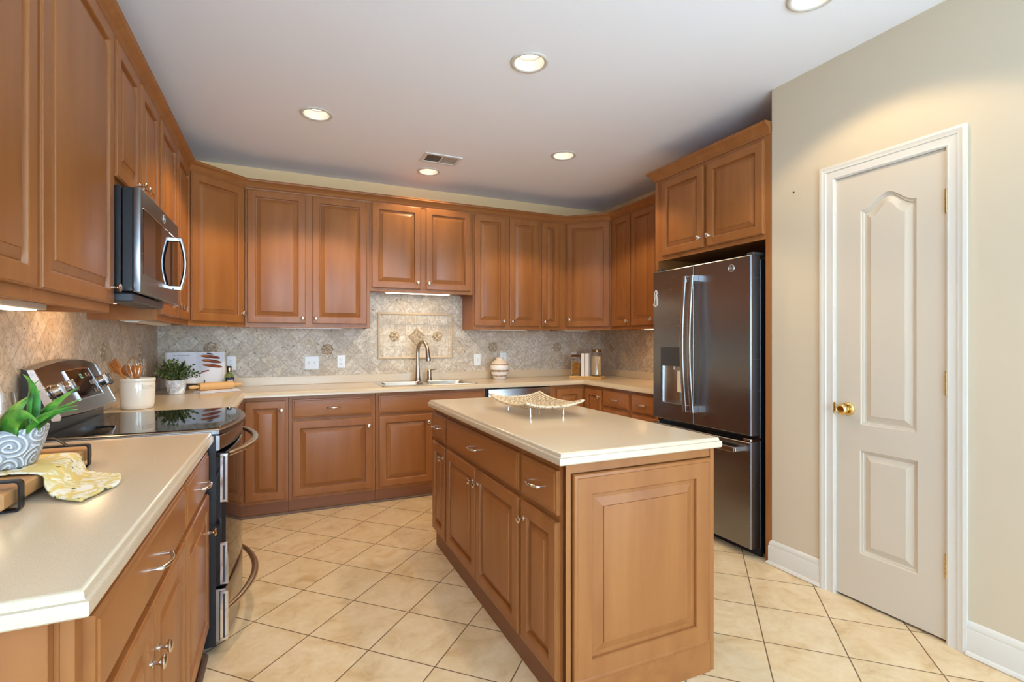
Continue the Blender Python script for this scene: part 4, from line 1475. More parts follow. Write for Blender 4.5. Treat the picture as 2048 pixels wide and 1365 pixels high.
BY = -T
plate('white wall outlet on tile behind the green oil bottle', (0.512, BY, 1.105), (0, -1), ['outlet'])
plate('white double light switch on the tiled back wall left of the sink', (1.126, BY, 1.097), (0, -1), ['switch', 'switch'], 'switch')
plate('white wall outlet on the tile just right of the double switch', (1.369, BY, 1.104), (0, -1), ['outlet'])
plate('white single light switch on tile between sink and striped vase', (2.660, BY, 1.099), (0, -1), ['switch'], 'switch')
plate('white wall outlet partly hidden behind the striped vase', (2.940, BY, 1.112), (0, -1), ['outlet'])
plate('white wall outlet behind the pasta jar', (3.780, BY, 1.108), (0, -1), ['outlet'])
plate('light switch on the left wall tile above the crock', (T, -0.724, 1.11), (1, 0), ['switch'], 'switch', 'almond')
plate('wall outlet on the left wall tile near the corner', (T, -0.412, 1.105), (1, 0), ['outlet'], 'outlet', 'almond')
plate('almond wall outlet on the right wall tile beside the refrigerator', (W - T, -0.436, 1.11), (-1, 0), ['outlet'], 'outlet', 'almond')
# nail left in the pantry wall
nl = MB().tube([(XP + 0.002, -2.826, 2.108), (XP - 0.016, -2.834, 2.104)], 0.0017, 8)
nl.tube([(XP - 0.016, -2.834, 2.104), (XP - 0.0175, -2.8346, 2.1036)], 0.0035, 10)
tag(nl.build('nail', 'iron'), 'small dark nail in the beige wall left of the pantry door', 'nail')

# ------------------------------------------------------------------ things on the counters
CZ = 0.9145
# utensil crock
ck = thing('utensil_crock', 'cream glazed utensil crock on the counter beside the range', 'crock', (0.170, -1.314, CZ))
MB().lathe([(0.070, 0), (0.074, 0.004), (0.078, 0.03), (0.081, 0.10), (0.081, 0.144), (0.080, 0.147), (0.0825, 0.151), (0.083, 0.163), (0.081, 0.168), (0.075, 0.166), (0.073, 0.145), (0.069, 0.015), (0.02, 0.012)], seg=48).build('pot', 'ceramic', ck, smooth=50)
pa = -0.62
pl = MB()
pts0, pts1 = [], []
for k in range(9):
    a = pa + (k - 4) * 0.115
    pts0.append(a)
rings = []
for a in pts0:
    rings.append([Vector((r_ * math.cos(a), r_ * math.sin(a), z)) for r_, z in ((0.080, 0.112), (0.084, 0.114), (0.085, 0.125), (0.084, 0.136), (0.080, 0.138))])
pl.loft(rings)
pt = pl.build('name_plaque', 'ceramic', ck, smooth=40)
# embossed word wrapped on the plaque
def wrap_text(txt, size, R, ang, z, m, parent):
    for i, chh in enumerate(txt):
        a = ang + (i - (len(txt) - 1) / 2) * size * 0.82 / R
        nn = Vector((math.cos(a), math.sin(a), 0)); xa_ = Vector((-math.sin(a), math.cos(a), 0)); ya_ = Vector((0, 0, 1))
        c_ = nn * R + Vector((0, 0, z))
        Mx = Matrix(((xa_.x, ya_.x, nn.x, c_.x), (xa_.y, ya_.y, nn.y, c_.y), (xa_.z, ya_.z, nn.z, c_.z), (0, 0, 0, 1)))
        digits(chh, size, 0.0006, Mx, m, parent, 'letter')
M['emboss'] = mat('embossed_letter', srgb(196, 180, 152), 0.3)
wrap_text('UTENSILS', 0.0125, 0.0852, pa, 0.125, 'emboss', pt)
# utensils in the crock
def utensil(name, label, foot, head, build):
    o = thing(name, label, 'utensil', (0.170, -1.314, CZ), 0, 'cooking utensils in the crock')
    build(o, Vector(foot), Vector(head))
    return o
def spoon_like(kind):
    def b_(o, f, h):
        d = (h - f).normalized()
        L_ = (h - f).length
        sidev = Vector((0.91, -0.41, 0)); sidev = (sidev - d * sidev.dot(d)).normalized()
        nrm = d.cross(sidev)
        MB().tube([f, f + d * L_ * .4, f + d * L_ * .74], [0.0062, 0.006, 0.0065], 10).build('handle', 'spoon', o, smooth=60)
        m_ = MB()
        if kind == 'spoon':
            rings = []
            for q, ww in ((.70, .006), (.76, .014), (.82, .025), (.9, .030), (.97, .022), (1.0, .008)):
                c_ = f + d * L_ * q
                rings.append([c_ + sidev * ww * math.cos(2 * PI * k / 12) + nrm * (0.006 * math.sin(2 * PI * k / 12) + 0.01 * (q - .7)) for k in range(12)])
            m_.loft(rings)
        elif kind == 'fork':
            for s_ in (-.021, -.007, .007, .021):
                m_.tube([f + d * L_ * .80 + sidev * s_ * .9, f + d * L_ * .92 + sidev * s_ + nrm * .004, f + d * L_ + sidev * s_ * .95 + nrm * .012], [0.007, 0.0062, 0.004], 8)
            rings = []
            for q, ww in ((.70, .006), (.76, .017), (.83, .027)):
                c_ = f + d * L_ * q
                rings.append([c_ + sidev * ww * math.cos(2 * PI * k / 12) + nrm * (0.006 * math.sin(2 * PI * k / 12)) for k in range(12)])
            m_.loft(rings)
        else:
            rings = []
            for q, ww in ((.66, .006), (.72, .020), (.78, .026), (.97, .030), (1.0, .027)):
                c_ = f + d * L_ * q
                rings.append([c_ + sidev * ww * math.cos(2 * PI * k / 12) + nrm * (0.005 * math.sin(2 * PI * k / 12)) for k in range(12)])
            m_.loft(rings)
        m_.build({'spoon': 'bowl', 'fork': 'tines', 'spatula': 'blade'}[kind], 'spoon', o, smooth=50)
    return b_
r_v = Vector((0.9105, -0.4135, 0))
utensil('wooden_fork', 'wooden fork leaning far left in the cream crock', (0.04, -0.015, 0.02), tuple(r_v * -0.15 + Vector((0.0, 0.0, 0.262))), spoon_like('fork'))
utensil('wooden_spoon', 'wooden spoon leaning left behind the wooden fork', (0.03, 0.02, 0.02), tuple(r_v * -0.115 + Vector((0.02, 0.05, 0.232))), spoon_like('spoon'))
utensil('wooden_spatula', 'wooden spatula standing nearly upright in the crock', (-0.02, 0.02, 0.02), tuple(r_v * -0.012 + Vector((0.0, 0.03, 0.235))), spoon_like('spatula'))
def whisk(o, f, h):
    d = (h - f).normalized()
    L_ = (h - f).length
    MB().tube([f, f + d * L_ * .5], 0.007, 10).build('handle', 'chrome', o, smooth=60)
    m_ = MB()
    a0 = d.orthogonal().normalized(); b0 = d.cross(a0)
    for k in range(6):
        a = PI * k / 6
        s_ = a0 * math.cos(a) + b0 * math.sin(a)
        pts = []
        for j in range(21):
            q = j / 20
            wv = 0.043 * math.sin(2 * PI * (q - 0) / 1) if False else 0
            tt_ = abs(2 * q - 1)
            sign = -1 if q < .5 else 1
            prof = 0.044 * (1 - tt_ ** 2.6) ** 0.6 if tt_ < 1 else 0
            along = L_ * .5 + L_ * .5 * (1 - tt_)
            wd_ = 0.044 * math.sin(PI * min(1, max(0, (1 - tt_) * 0.92))) ** 0.8 if False else 0.042 * math.sin(PI * (0.06 + 0.90 * (1 - tt_)))
            if tt_ < 0.02:
                wd_ = 0
            pts.append(f + d * along + s_ * sign * wd_)
        m_.tube(pts, 0.0014, 6)
    m_.build('wires', 'chrome', o, smooth=60)
utensil('whisk', 'balloon wire whisk standing in the cream crock', (0.01, -0.03, 0.02), tuple(r_v * -0.055 + Vector((0.01, 0.06, 0.285))), whisk)

# small leafy plant in a faceted white pot
M['leaf'] = mat('boxwood_leaf', srgb(62, 84, 40), 0.45)
t = NT(M['leaf'])
oi = t.n('ShaderNodeTexCoord')
nz = t.noise(oi.outputs['Object'], 42, 2, 0.7)
t.link(t.ramp(nz, [(0.3, srgb(36, 54, 34)), (0.5, srgb(66, 88, 46)), (0.68, srgb(132, 142, 66))]), t.b.inputs['Base Color'])
M['marble'] = mat('marbled_white', srgb(226, 226, 226), 0.35)
t = NT(M['marble'])
t.link(t.ramp(t.noise(t.coords(), 38, 5, 0.6, 1.2), [(0.4, srgb(196, 198, 202)), (0.58, srgb(236, 236, 235))]), t.b.inputs['Base Color'])
hp_ = thing('potted_plant', 'small bushy green plant in a white marbled faceted pot', 'plant', (0.217, -0.512, CZ))
m_ = MB()
rings = []
NF = 8
for i, (r_, z, off) in enumerate(((0.047, 0.0, 0), (0.050, 0.006, 0), (0.060, 0.052, .5), (0.067, 0.098, 0), (0.063, 0.098, 0), (0.057, 0.085, 0))):
    rings.append([Vector((r_ * math.cos(2 * PI * (k + off) / NF), r_ * math.sin(2 * PI * (k + off) / NF), z)) for k in range(NF)])
m_.loft(rings)
m_.build('pot', 'marble', hp_, smooth=0)
m_ = MB()
m_.lathe([(0.054, 0.086), (0.02, 0.09)], seg=16)
m_.build('soil', 'soil', hp_)
rnd = random.Random(3)
st, lf = MB(), MB()
def leaf(m_, c, d, L_, wd):
    d = d.normalized()
    a = d.orthogonal().normalized()
    a = Matrix.Rotation(rnd.uniform(0, 6.28), 3, d) @ a
    b = d.cross(a)
    m_.face([c, c + d * L_ * .45 + a * wd + b * wd * .25, c + d * L_, c + d * L_ * .45 - a * wd + b * wd * .25])
for i in range(70):
    az = rnd.uniform(0, 2 * PI)
    el = rnd.uniform(0.15, 1.35)
    L_ = rnd.uniform(0.10, 0.17) * (0.9 + 0.25 * (math.cos(el)))
    d = Vector((math.cos(az) * math.cos(el), math.sin(az) * math.cos(el) * .8, math.sin(el)))
    base = Vector((rnd.uniform(-.02, .02), rnd.uniform(-.02, .02), 0.088))
    pts = [base + d * L_ * q + Vector((0, 0, 0.03 * q * (1 - q))) for q in (0, .25, .5, .75, 1)]
    st.tube(pts, [0.0016, .0014, .0012, .001, .0006], 5)
    for k in range(16):
        q = 0.25 + 0.75 * k / 15
        p_ = base + d * L_ * q + Vector((0, 0, 0.03 * q * (1 - q)))
        dd = d * .5 + Vector((rnd.uniform(-1, 1), rnd.uniform(-1, 1), rnd.uniform(-.4, .9)))
        leaf(lf, p_, dd, rnd.uniform(.015, .023), rnd.uniform(.006, .0085))
st.build('stems', 'leaf', hp_)
lf.build('foliage', 'leaf', hp_, smooth=0)

# cookbook on a wire stand
BA = math.radians(8)
bkM = Matrix.Translation((0.297, -0.235, 0.962)) @ Matrix.Rotation(BA, 4, 'Z') @ Matrix.Rotation(-0.30, 4, 'X')
bs = thing('cookbook_stand', 'black wire stand holding the open cookbook', 'stand', (0.297, -0.235, CZ))
m_ = MB()
def L3(x, y, z):
    return bkM @ Vector((x, y, z))
for x in (-0.075, 0.055):
    f0 = L3(x, -0.035, -0.012); b0 = L3(x, 0.012, 0.15)
    m_.tube([L3(x, -0.035, 0.018), L3(x, -0.035, -0.010), L3(x, 0.012, -0.010), b0, Vector((b0.x, b0.y + 0.04, CZ + 0.004))], 0.0032, 8)
    m_.tube([L3(x, -0.030, -0.010), Vector((f0.x, f0.y - 0.015, CZ + 0.0035))], 0.0032, 8)
m_.tube([L3(-0.15, -0.030, -0.0115), L3(0.13, -0.030, -0.0115)], 0.0032, 8)
m_.tube([L3(-0.075, 0.012, 0.15), L3(0.055, 0.012, 0.15)], 0.0032, 8)
m_.build('wire_frame', 'iron', bs, world=True, smooth=60)
bk = thing('cookbook', 'open cookbook showing a photo of filled pastries, propped behind the small plant', 'book', (0.297, -0.235, 0.962))
def page(u, s_):
    """right (s=1) or left (s=-1) half: u 0 spine..1 fore-edge -> local x,y"""
    return s_ * 0.186 * u, -0.010 - 0.016 * math.sin(PI * min(1, u * 1.15)) ** 1 * (1 - 0.25 * u) if u < 0.87 else -0.010 - 0.016 * math.sin(PI * min(1, u * 1.15)) * (1 - 0.25 * u)
HB = 0.245
for s_, nm in ((-1, 'left_pages'), (1, 'right_pages')):
    m_ = MB()
    rings = []
    for k in range(13):
        u = k / 12
        x, y = page(u, s_)
        rings.append([L3(x, y, 0), L3(x, y, HB), L3(x * 0.985 if u > .9 else x, 0.004, HB), L3(x * 0.985 if u > .9 else x, 0.004, 0)])
    m_.loft(rings)
    m_.build(nm, 'paper', bk, world=True, smooth=30)
MB().loft([[L3(-0.197, 0.010, -0.004), L3(0.197, 0.010, -0.004), L3(0.197, 0.010, HB + .004), L3(-0.197, 0.010, HB + .004)], [L3(-0.197, 0.0045, -0.004), L3(0.197, 0.0045, -0.004), L3(0.197, 0.0045, HB + .004), L3(-0.197, 0.0045, HB + .004)]]).build('cover', 'cover', bk, world=True, smooth=0)
def on_page(x, z, o=0.0006):
    s_ = 1 if x > 0 else -1
    u = abs(x) / 0.186
    xx, y = page(u, s_)
    return L3(x, y - o, z)
pp = MB()
def patch(pts, o=0.0008):
    c_ = [sum(p[0] for p in pts) / len(pts), sum(p[1] for p in pts) / len(pts)]
    vs = [on_page(x, z, o) for x, z in pts]
    pp.face(vs)
def blob(cx, cz, hw, hh, tilt, o):
    up = [(cx - hw + 2 * hw * k / 14, cz + hh * (math.sin(PI * k / 14) ** .45) + tilt * (k / 14 - .5)) for k in range(15)]
    dn = [(cx - hw + 2 * hw * k / 14, cz - hh * (math.sin(PI * k / 14) ** .45) + tilt * (k / 14 - .5)) for k in range(15)]
    for k in range(14):
        patch([dn[k], dn[k + 1], up[k + 1], up[k]], o)
pp.mi = 2
for k in range(10):
    patch([(0.015 + 0.0165 * k, 0.02), (0.0315 + 0.0165 * k, 0.02), (0.0315 + 0.0165 * k, 0.236), (0.015 + 0.0165 * k, 0.236)], 0.0004)
pp.mi = 1
for i, (cx, cz) in enumerate(((0.096, 0.205), (0.103, 0.170), (0.109, 0.133))):
    pp.mi = 2
    blob(cx, cz - 0.015, 0.062, 0.009, -0.018, 0.0007)
    pp.mi = 1
    blob(cx, cz, 0.068, 0.0135, -0.018, 0.0011)
    pp.mi = 3
    blob(cx - 0.034, cz + 0.007, 0.028, 0.006, -0.006, 0.0014)
pp.mi = 4
blob(0.092, 0.229, 0.024, 0.006, -0.010, 0.0007)
pp.mi = 1
blob(0.060, 0.090, 0.028, 0.006, 0.014, 0.0009)
for z_ in (0.07, 0.06, 0.05):
    pp.mi = 0
    blob(-0.05, z_, 0.03, 0.0012, 0, 0.0009)
pp.build('printed_photo', ['ink', 'eclair', 'cream', 'caramel', 'navy'], bk, world=True, smooth=0)
pp = MB()
for k in range(18):
    if k in (4, 9, 13):
        continue
    x = -0.150 + k * 0.0062
    patch([(x, 0.216), (x + 0.0045, 0.216), (x + 0.0045, 0.2205), (x, 0.2205)], 0.0008)
pp.build('printed_heading', 'ink', bk, world=True, smooth=0)

# oil bottle
ob = thing('oil_bottle', 'small green glass oil bottle with dark cap by the cookbook', 'bottle', (0.522, -0.285, CZ))
MB().lathe([(0.030, 0), (0.033, 0.004), (0.033, 0.10), (0.030, 0.112), (0.018, 0.125), (0.0145, 0.132), (0.0145, 0.15)], seg=28).build('glass_body', 'oil', ob, smooth=50)
MB().lathe([(0.0165, 0.1335), (0.0165, 0.178), (0.015, 0.180)], seg=24).build('cap', 'black', ob, smooth=40)
m_ = MB(); rings = []
def strip_(R, a0, a1, z0, z1, n=10):
    return [[Vector((R * math.cos(a0 + (a1 - a0) * k / n), R * math.sin(a0 + (a1 - a0) * k / n), z)) for z in (z0, z1)] for k in range(n + 1)]
for r_ in (strip_(0.0336, -2.3, -0.2, 0.02, 0.094),):
    m_.loft(r_, False, False, closed=False)
lb = m_.build('label', 'navy', ob)
m_ = MB()
m_.loft(strip_(0.0340, -1.9, -0.6, 0.03, 0.075), False, False, closed=False)
m_.build('label_picture', 'label', lb)
m_ = MB(); m_.loft(strip_(0.0169, -1.7, -0.8, 0.140, 0.166, 5), False, False, closed=False)
m_.build('cap_emblem', 'gold', ob)

# rolling pin on a folded towel
ft = MB()
ta, tb_ = Vector((0.372, -0.585)), Vector((0.612, -0.43))
td = (tb_ - ta).normalized(); tn = Vector((-td.y, td.x))
for k, (z0, z1, ins) in enumerate(((0.0, 0.0045, 0.0), (0.0047, 0.009, 0.006), (0.0092, 0.0135, 0.003))):
    def fn(u, v, z):
        p_ = ta + td * ((tb_ - ta).length * (u * (1 - .03 * k) + .01 * k)) + tn * (0.11 * v + ins)
        return Vector((p_.x, p_.y, CZ + z + 0.0012 * math.sin(u * 17 + k)))
    ft.loft([[fn(u / 10, v, z) for v, z in ((0, z0 + .001), (0, z1 - .001), (.03, z1), (.97, z1), (1, z1 - .001), (1, z0 + .001), (.97, z0), (.03, z0))] for u in range(11)])
M['towel_w'] = mat('white_linen', srgb(228, 224, 226), 0.85)
tag(ft.build('folded_towel', 'towel_w', smooth=30), 'folded white linen kitchen towel under the rolling pin', 'towel')
A_, B_ = Vector((0.295, -0.530, 0.957)), Vector((0.612, -0.352, 0.957))
ax = (B_ - A_).normalized()
rp = thing('rolling_pin', 'pale wooden rolling pin lying on the folded towel', 'rolling pin', tuple((A_ + B_) / 2), math.atan2(ax.y, ax.x))
LL = (B_ - A_).length / 2
RX_ = Matrix.Rotation(PI / 2, 4, 'Y')
bl = 0.118
MB().lathe([(0.0255, -bl), (0.0285, -bl + 0.003), (0.0285, bl - 0.003), (0.0255, bl)], seg=32, M_=RX_).build('roller', 'beech', rp, smooth=40)
for s_ in (-1, 1):
    pf = [(0.0085, bl + 0.0005), (0.0085, bl + 0.004), (0.0125, bl + 0.02), (0.0145, bl + 0.035), (0.0125, LL - 0.012), (0.007, LL)]
    MB().lathe([(r_, s_ * z) for r_, z in pf], seg=20, M_=RX_).build('handle', 'beech', rp, smooth=50)

# striped vase
M['vase'] = mat('banded_stoneware', srgb(228, 222, 214), 0.5)
t = NT(M['vase'])
sep = t.n('ShaderNodeSeparateXYZ')
t.link(t.coords(), sep.inputs[0])
zz = t.math('ADD', sep.outputs[2], t.math('MULTIPLY', t.noise(t.coords(), 60, 3), 0.012))
ck_ = t.n('ShaderNodeMapRange')
ck_.inputs[1].default_value = 0.0
ck_.inputs[2].default_value = 0.215
t.link(zz, ck_.inputs[0])
tan_ = srgb(168, 132, 92); wh = srgb(234, 230, 226); cr_ = srgb(222, 204, 182)
t.link(t.ramp(ck_.outputs[0], [(0.0, wh), (0.15, wh), (0.16, tan_), (0.20, tan_), (0.21, wh), (0.36, wh), (0.37, tan_), (0.45, srgb(150, 124, 92)), (0.46, wh), (0.66, wh), (0.67, tan_), (0.71, tan_), (0.72, cr_), (0.99, cr_)]), t.b.inputs['Base Color'])
vs_ = MB().lathe([(0.055, 0), (0.060, 0.004), (0.075, 0.04), (0.087, 0.085), (0.090, 0.12), (0.084, 0.15), (0.062, 0.174), (0.040, 0.187), (0.036, 0.196), (0.040, 0.210), (0.036, 0.211), (0.031, 0.196), (0.05, 0.17), (0.07, 0.1), (0.04, 0.01)], (0, 0, 0), 40).build('striped_vase', 'vase', smooth=50)
vs_.location = (2.835, -0.165, CZ)
tag(vs_, 'round white and tan banded stoneware vase on the counter right of the sink', 'vase')

# bamboo board with two jars and two books
ba = math.atan2(-0.243, 0.228) - 0.06
bd = thing('bamboo_board', 'small bamboo board under the jars in the right corner', 'board', (3.632, -0.495, CZ), ba)
MB().box(-0.165, -0.07, 0.0, 0.165, 0.07, 0.012, 0.003).build('lower_layer', 'bamboo', bd)
MB().box(-0.158, -0.066, 0.0125, 0.165, 0.066, 0.028, 0.004).build('upper_layer', 'bamboo', bd)
bdM = MAT[bd.name]
def on_board(x, y):
    p_ = bdM @ Vector((x, y, 0.0285))
    return (p_.x, p_.y, p_.z)
pj = thing('glass_jar', 'square glass jar of orange pasta with bronze lid on the bamboo board', 'jar', on_board(-0.102, 0.0), ba)
def sq_rings(h, r, z, rad=0.012):
    return rr(-h, -h, h, h, rad, z, 4)
MB().loft([sq_rings(.046, 0, 0), sq_rings(.049, 0, .004), sq_rings(.049, 0, .165), sq_rings(.043, 0, .172), sq_rings(.043, 0, .184), sq_rings(.040, 0, .184), sq_rings(.040, 0, .172), sq_rings(.0455, 0, .162), sq_rings(.0455, 0, .008), sq_rings(.043, 0, .005)], True, True).build('glass_body', 'glass', pj, smooth=40)
MB().loft([sq_rings(.046, 0, .185), sq_rings(.047, 0, .187), sq_rings(.047, 0, .205), sq_rings(.044, 0, .208)]).build('lid', 'lid', pj, smooth=40)
pm = MB()
rnd = random.Random(11)
for i in range(330):
    c_ = Vector((rnd.uniform(-.034, .034), rnd.uniform(-.034, .034), rnd.uniform(.014, .135)))
    d = Vector((rnd.gauss(0, 1), rnd.gauss(0, 1), rnd.gauss(0, .6))).normalized() * .0095
    e_ = d.orthogonal().normalized() * .003
    pm.tube([c_ - d, c_ + e_, c_ + d], 0.0042, 5)
po = pm.build('pasta', 'pasta', pj, smooth=50)
po['kind'] = 'stuff'
for i, (x, lab) in enumerate(((-0.022, 'white book standing upright beside the pasta jar'), (0.019, 'white book standing upright beside the tall grain jar'))):
    b_ = thing('book', lab, 'book', on_board(x, 0.0), ba, 'pair of white books on the bamboo board')
    h_, d_, w_ = 0.222, 0.062, 0.018
    MB().box(-w_ + .003, -d_ + .004, 0.003, w_ - .003, d_ - .001, h_ - .003).build('pages', 'page', b_, smooth=0)
    MB().box(-w_, -d_, 0, -w_ + .003, d_, h_, .0008).box(w_ - .003, -d_, 0, w_, d_, h_, .0008).box(-w_ + .003, -d_, 0, w_ - .003, -d_ + .0035, h_, .001).build('cover', 'cover', b_)
gj = thing('glass_jar', 'tall round glass jar of pale grain with bronze lid in the right corner', 'jar', on_board(0.098, 0.0), ba)
MB().lathe([(0.044, 0), (0.052, 0.004), (0.052, 0.224), (0.046, 0.230), (0.046, 0.236), (0.043, 0.236), (0.043, 0.228), (0.0485, 0.222), (0.0485, 0.008), (0.044, 0.005)], seg=36).build('glass_body', 'glass', gj, smooth=50)
MB().lathe([(0.048, 0.2365), (0.050, 0.238), (0.050, 0.258), (0.047, 0.261)], seg=36).build('lid', 'lid', gj, smooth=40)
go = MB().lathe([(0.042, 0.006), (0.0478, 0.010), (0.0478, 0.194), (0.03, 0.199), (0.005, 0.201)], seg=32).build('grain', 'grain', gj, smooth=50)
go['kind'] = 'stuff'

# woven tray on the island
wt = thing('woven_tray', 'rectangular tray of woven pale bamboo sticks on silver feet, on the island', 'tray', (2.115, -2.33, CZ))
M['stick'] = mat('bleached_bamboo', srgb(208, 188, 154), 0.5)
t = NT(M['stick'])
t.link(t.ramp(t.noise(t.coords(), 110, 3, 0.6), [(0.30, srgb(120, 84, 52)), (0.45, srgb(206, 184, 150)), (0.7, srgb(232, 220, 196))]), t.b.inputs['Base Color'])
HX, HY = 0.152, 0.232
def tz(u, v):
    return 0.026 + 0.024 * abs(u) ** 2.4 + 0.026 * abs(v) ** 2.4
sm = MB()
NR = 23
for i in range(NR):
    u = -1 + 2 * i / (NR - 1)
    nseg = 9
    off = 0.0 if i % 2 else 0.5
    for k in range(nseg + 1):
        v0 = -1 + 2 * (k - off) / nseg
        v1 = -1 + 2 * (k + 1 - off) / nseg
        v0, v1 = max(v0, -1), min(v1, 1)
        if v1 - v0 < 0.05:
            continue
        g_ = 0.018
        pts = []
        for q in (0, .5, 1):
            v = v0 + g_ + (v1 - v0 - 2 * g_) * q
            pts.append((u * HX, v * HY, tz(u, v)))
        sm.tube(pts, 0.0054, 6)
sm.build('sticks', 'stick', wt, smooth=60)
M['stick_d'] = mat('dark_binding', srgb(84, 60, 40), 0.6)
bn = MB()
for k in range(10):
    v = -1 + 2 * k / 9
    bn.tube([(u / 10 * HX, v * HY, tz(u / 10, v) - 0.003) for u in range(-10, 11)], 0.002, 6)
bn.build('binding', 'stick_d', wt, smooth=60)
rm = MB()
path = []
for k in range(16): path.append((-1 + 2 * k / 16, -1))
for k in range(16): path.append((1, -1 + 2 * k / 16))
for k in range(16): path.append((1 - 2 * k / 16, 1))
for k in range(16): path.append((-1, 1 - 2 * k / 16))
rm.tube([(u * (HX + .006), v * (HY + .006), tz(u, v)) for u, v in path], 0.0055, 8, closed=True)
rm.build('rim', 'stick', wt, smooth=60)
for u, v in ((-.68, -.70), (.55, -.70), (-.68, .45), (.55, .45)):
    z_ = tz(u, v)
    MB().tube([(u * HX, v * HY, 0.0), (u * HX, v * HY, 0.004), (u * HX, v * HY, z_ * .5), (u * HX, v * HY, z_ - 0.003)], [0.006, 0.0055, 0.0035, 0.006], 10).build('foot', 'chrome', wt, smooth=60)

# ------------------------------------------------------------------ near-left foreground group
tw_ = thing('serving_board', 'wooden serving board with black iron end bands on the near left counter', 'serving board', (0.27, -3.03, CZ))
MB().box(0.155, -3.295, CZ + 0.014, 0.375, -2.760, CZ + 0.050, 0.004).build('board', 'board', tw_, world=True)
for y in (-3.245, -2.825):
    m_ = MB()
    o4 = [[Vector((p_.x, yy, p_.y)) for p_ in [Vector((q.x, q.y)) for q in rr(0.147 + i_, CZ + i_, 0.388 - i_, CZ + 0.068 - i_, 0.010 - i_ * .6, 0, 4)]] for yy, i_ in ((y - .011, 0.0005), (y - .0105, 0), (y + .0105, 0), (y + .011, 0.0005), (y + .011, 0.0042), (y - .011, 0.0042))]
    o4.append(o4[0])
    m_.loft(o4, False, False)
    m_.build('iron_band', 'iron', tw_, world=True)
    MB().tube([(0.335, y, CZ + 0.066), (0.315, y, CZ + 0.084), (0.30, y, CZ + 0.090), (0.235, y, CZ + 0.090), (0.22, y, CZ + 0.084), (0.20, y, CZ + 0.066)], 0.006, 8, flat=(0.4, 1.6)).build('grip', 'iron', tw_, world=True)
# succulent
M['rose'] = mat('rose_relief_glaze', srgb(206, 206, 206), 0.45)
t = NT(M['rose'])
sep = t.n('ShaderNodeSeparateXYZ')
t.link(t.coords(), sep.inputs[0])
ang_ = t.math('ARCTAN2', t.math('DIVIDE', sep.outputs[1], 0.066), t.math('DIVIDE', sep.outputs[0], 0.092))
cu2 = t.n('ShaderNodeCombineXYZ')
t.link(t.math('MULTIPLY', ang_, 0.083), cu2.inputs[0])
t.link(sep.outputs[2], cu2.inputs[1])
vo = t.n('ShaderNodeTexVoronoi', voronoi_dimensions='2D')
vo.inputs['Scale'].default_value = 19
vo.inputs['Randomness'].default_value = 0.75
t.link(cu2.outputs[0], vo.inputs['Vector'])
df = t.n('ShaderNodeVectorMath', operation='SUBTRACT')
t.link(cu2.outputs[0], df.inputs[0])
t.link(vo.outputs['Position'], df.inputs[1])
sp2 = t.n('ShaderNodeSeparateXYZ')
t.link(df.outputs[0], sp2.inputs[0])
th_ = t.math('ARCTAN2', sp2.outputs[1], sp2.outputs[0])
wob = t.math('MULTIPLY', t.math('SINE', t.math('MULTIPLY', th_, 3.0)), 0.5)
rad_ = t.math('MULTIPLY', vo.outputs['Distance'], 27.0)
rg_ = t.math('SINE', t.math('ADD', t.math('SUBTRACT', rad_, th_), wob))
t.link(t.ramp(rg_, [(0.0, srgb(158, 160, 164)), (0.3, srgb(186, 187, 190)), (0.7, srgb(196, 197, 199)), (1.0, srgb(222, 222, 222))]), t.b.inputs['Base Color'])
t.bump(rg_, 0.6, 0.004)
pz = CZ + 0.0505
sc_ = thing('potted_succulent', 'green artificial succulent in a pale rose-relief pot at the left edge', 'plant', (0.258, -3.035, pz + 0.009), 0.12)
m_ = MB()
def oval(a, b, z, n=40):
    return [Vector((a * math.copysign(abs(math.cos(2 * PI * k / n)) ** .72, math.cos(2 * PI * k / n)), b * math.copysign(abs(math.sin(2 * PI * k / n)) ** .72, math.sin(2 * PI * k / n)), z)) for k in range(n)]
m_.loft([oval(.070, .052, 0), oval(.078, .058, .006), oval(.093, .068, .055), oval(.101, .073, .092), oval(.100, .072, .097), oval(.094, .066, .096), oval(.090, .062, .080), oval(.02, .02, .078)])
m_.build('pot', 'rose', sc_, smooth=50)
M['succ'] = mat('succulent_green', srgb(72, 150, 46), 0.35)
t = NT(M['succ'])
lw = t.n('ShaderNodeTexNoise')
t.link(t.ramp(t.noise(t.coords(), 22, 3), [(0.32, srgb(24, 66, 24)), (0.5, srgb(54, 126, 38)), (0.68, srgb(112, 158, 56))]), t.b.inputs['Base Color'])
rv, fv, zv = Vector((0.9105, -0.4135, 0)), Vector((0.4135, 0.9105, 0)), Vector((0, 0, 1))
fol = MB()
def sleaf(pts, ws, thick=0.006):
    """fleshy leaf along pts given as (right, forward, up) in metres from the pot mouth"""
    P = [rv * a + fv * b + zv * c for a, b, c in pts]
    rings = []
    for i, p_ in enumerate(P):
        d = (P[min(i + 1, len(P) - 1)] - P[max(i - 1, 0)]).normalized()
        s_ = d.cross(fv)
        if s_.length < .05:
            s_ = rv
        s_.normalize()
        n_ = s_.cross(d)
        w_ = ws[i]
        th = thick * min(1, w_ / 0.012)
        rings.append([p_ + s_ * w_, p_ + s_ * w_ * .5 + n_ * th, p_ + n_ * th * .35 , p_ - s_ * w_ * .5 + n_ * th, p_ - s_ * w_, p_ - s_ * w_ * .5 - n_ * th, p_ - n_ * th * 1.2, p_ + s_ * w_ * .5 - n_ * th])
    fol.loft(rings)
def curve(p0, p1, p2, n=9):
    out = []
    for k in range(n):
        q = k / (n - 1)
        out.append(tuple((1 - q) ** 2 * a + 2 * q * (1 - q) * b + q * q * c for a, b, c in zip(p0, p1, p2)))
    return out
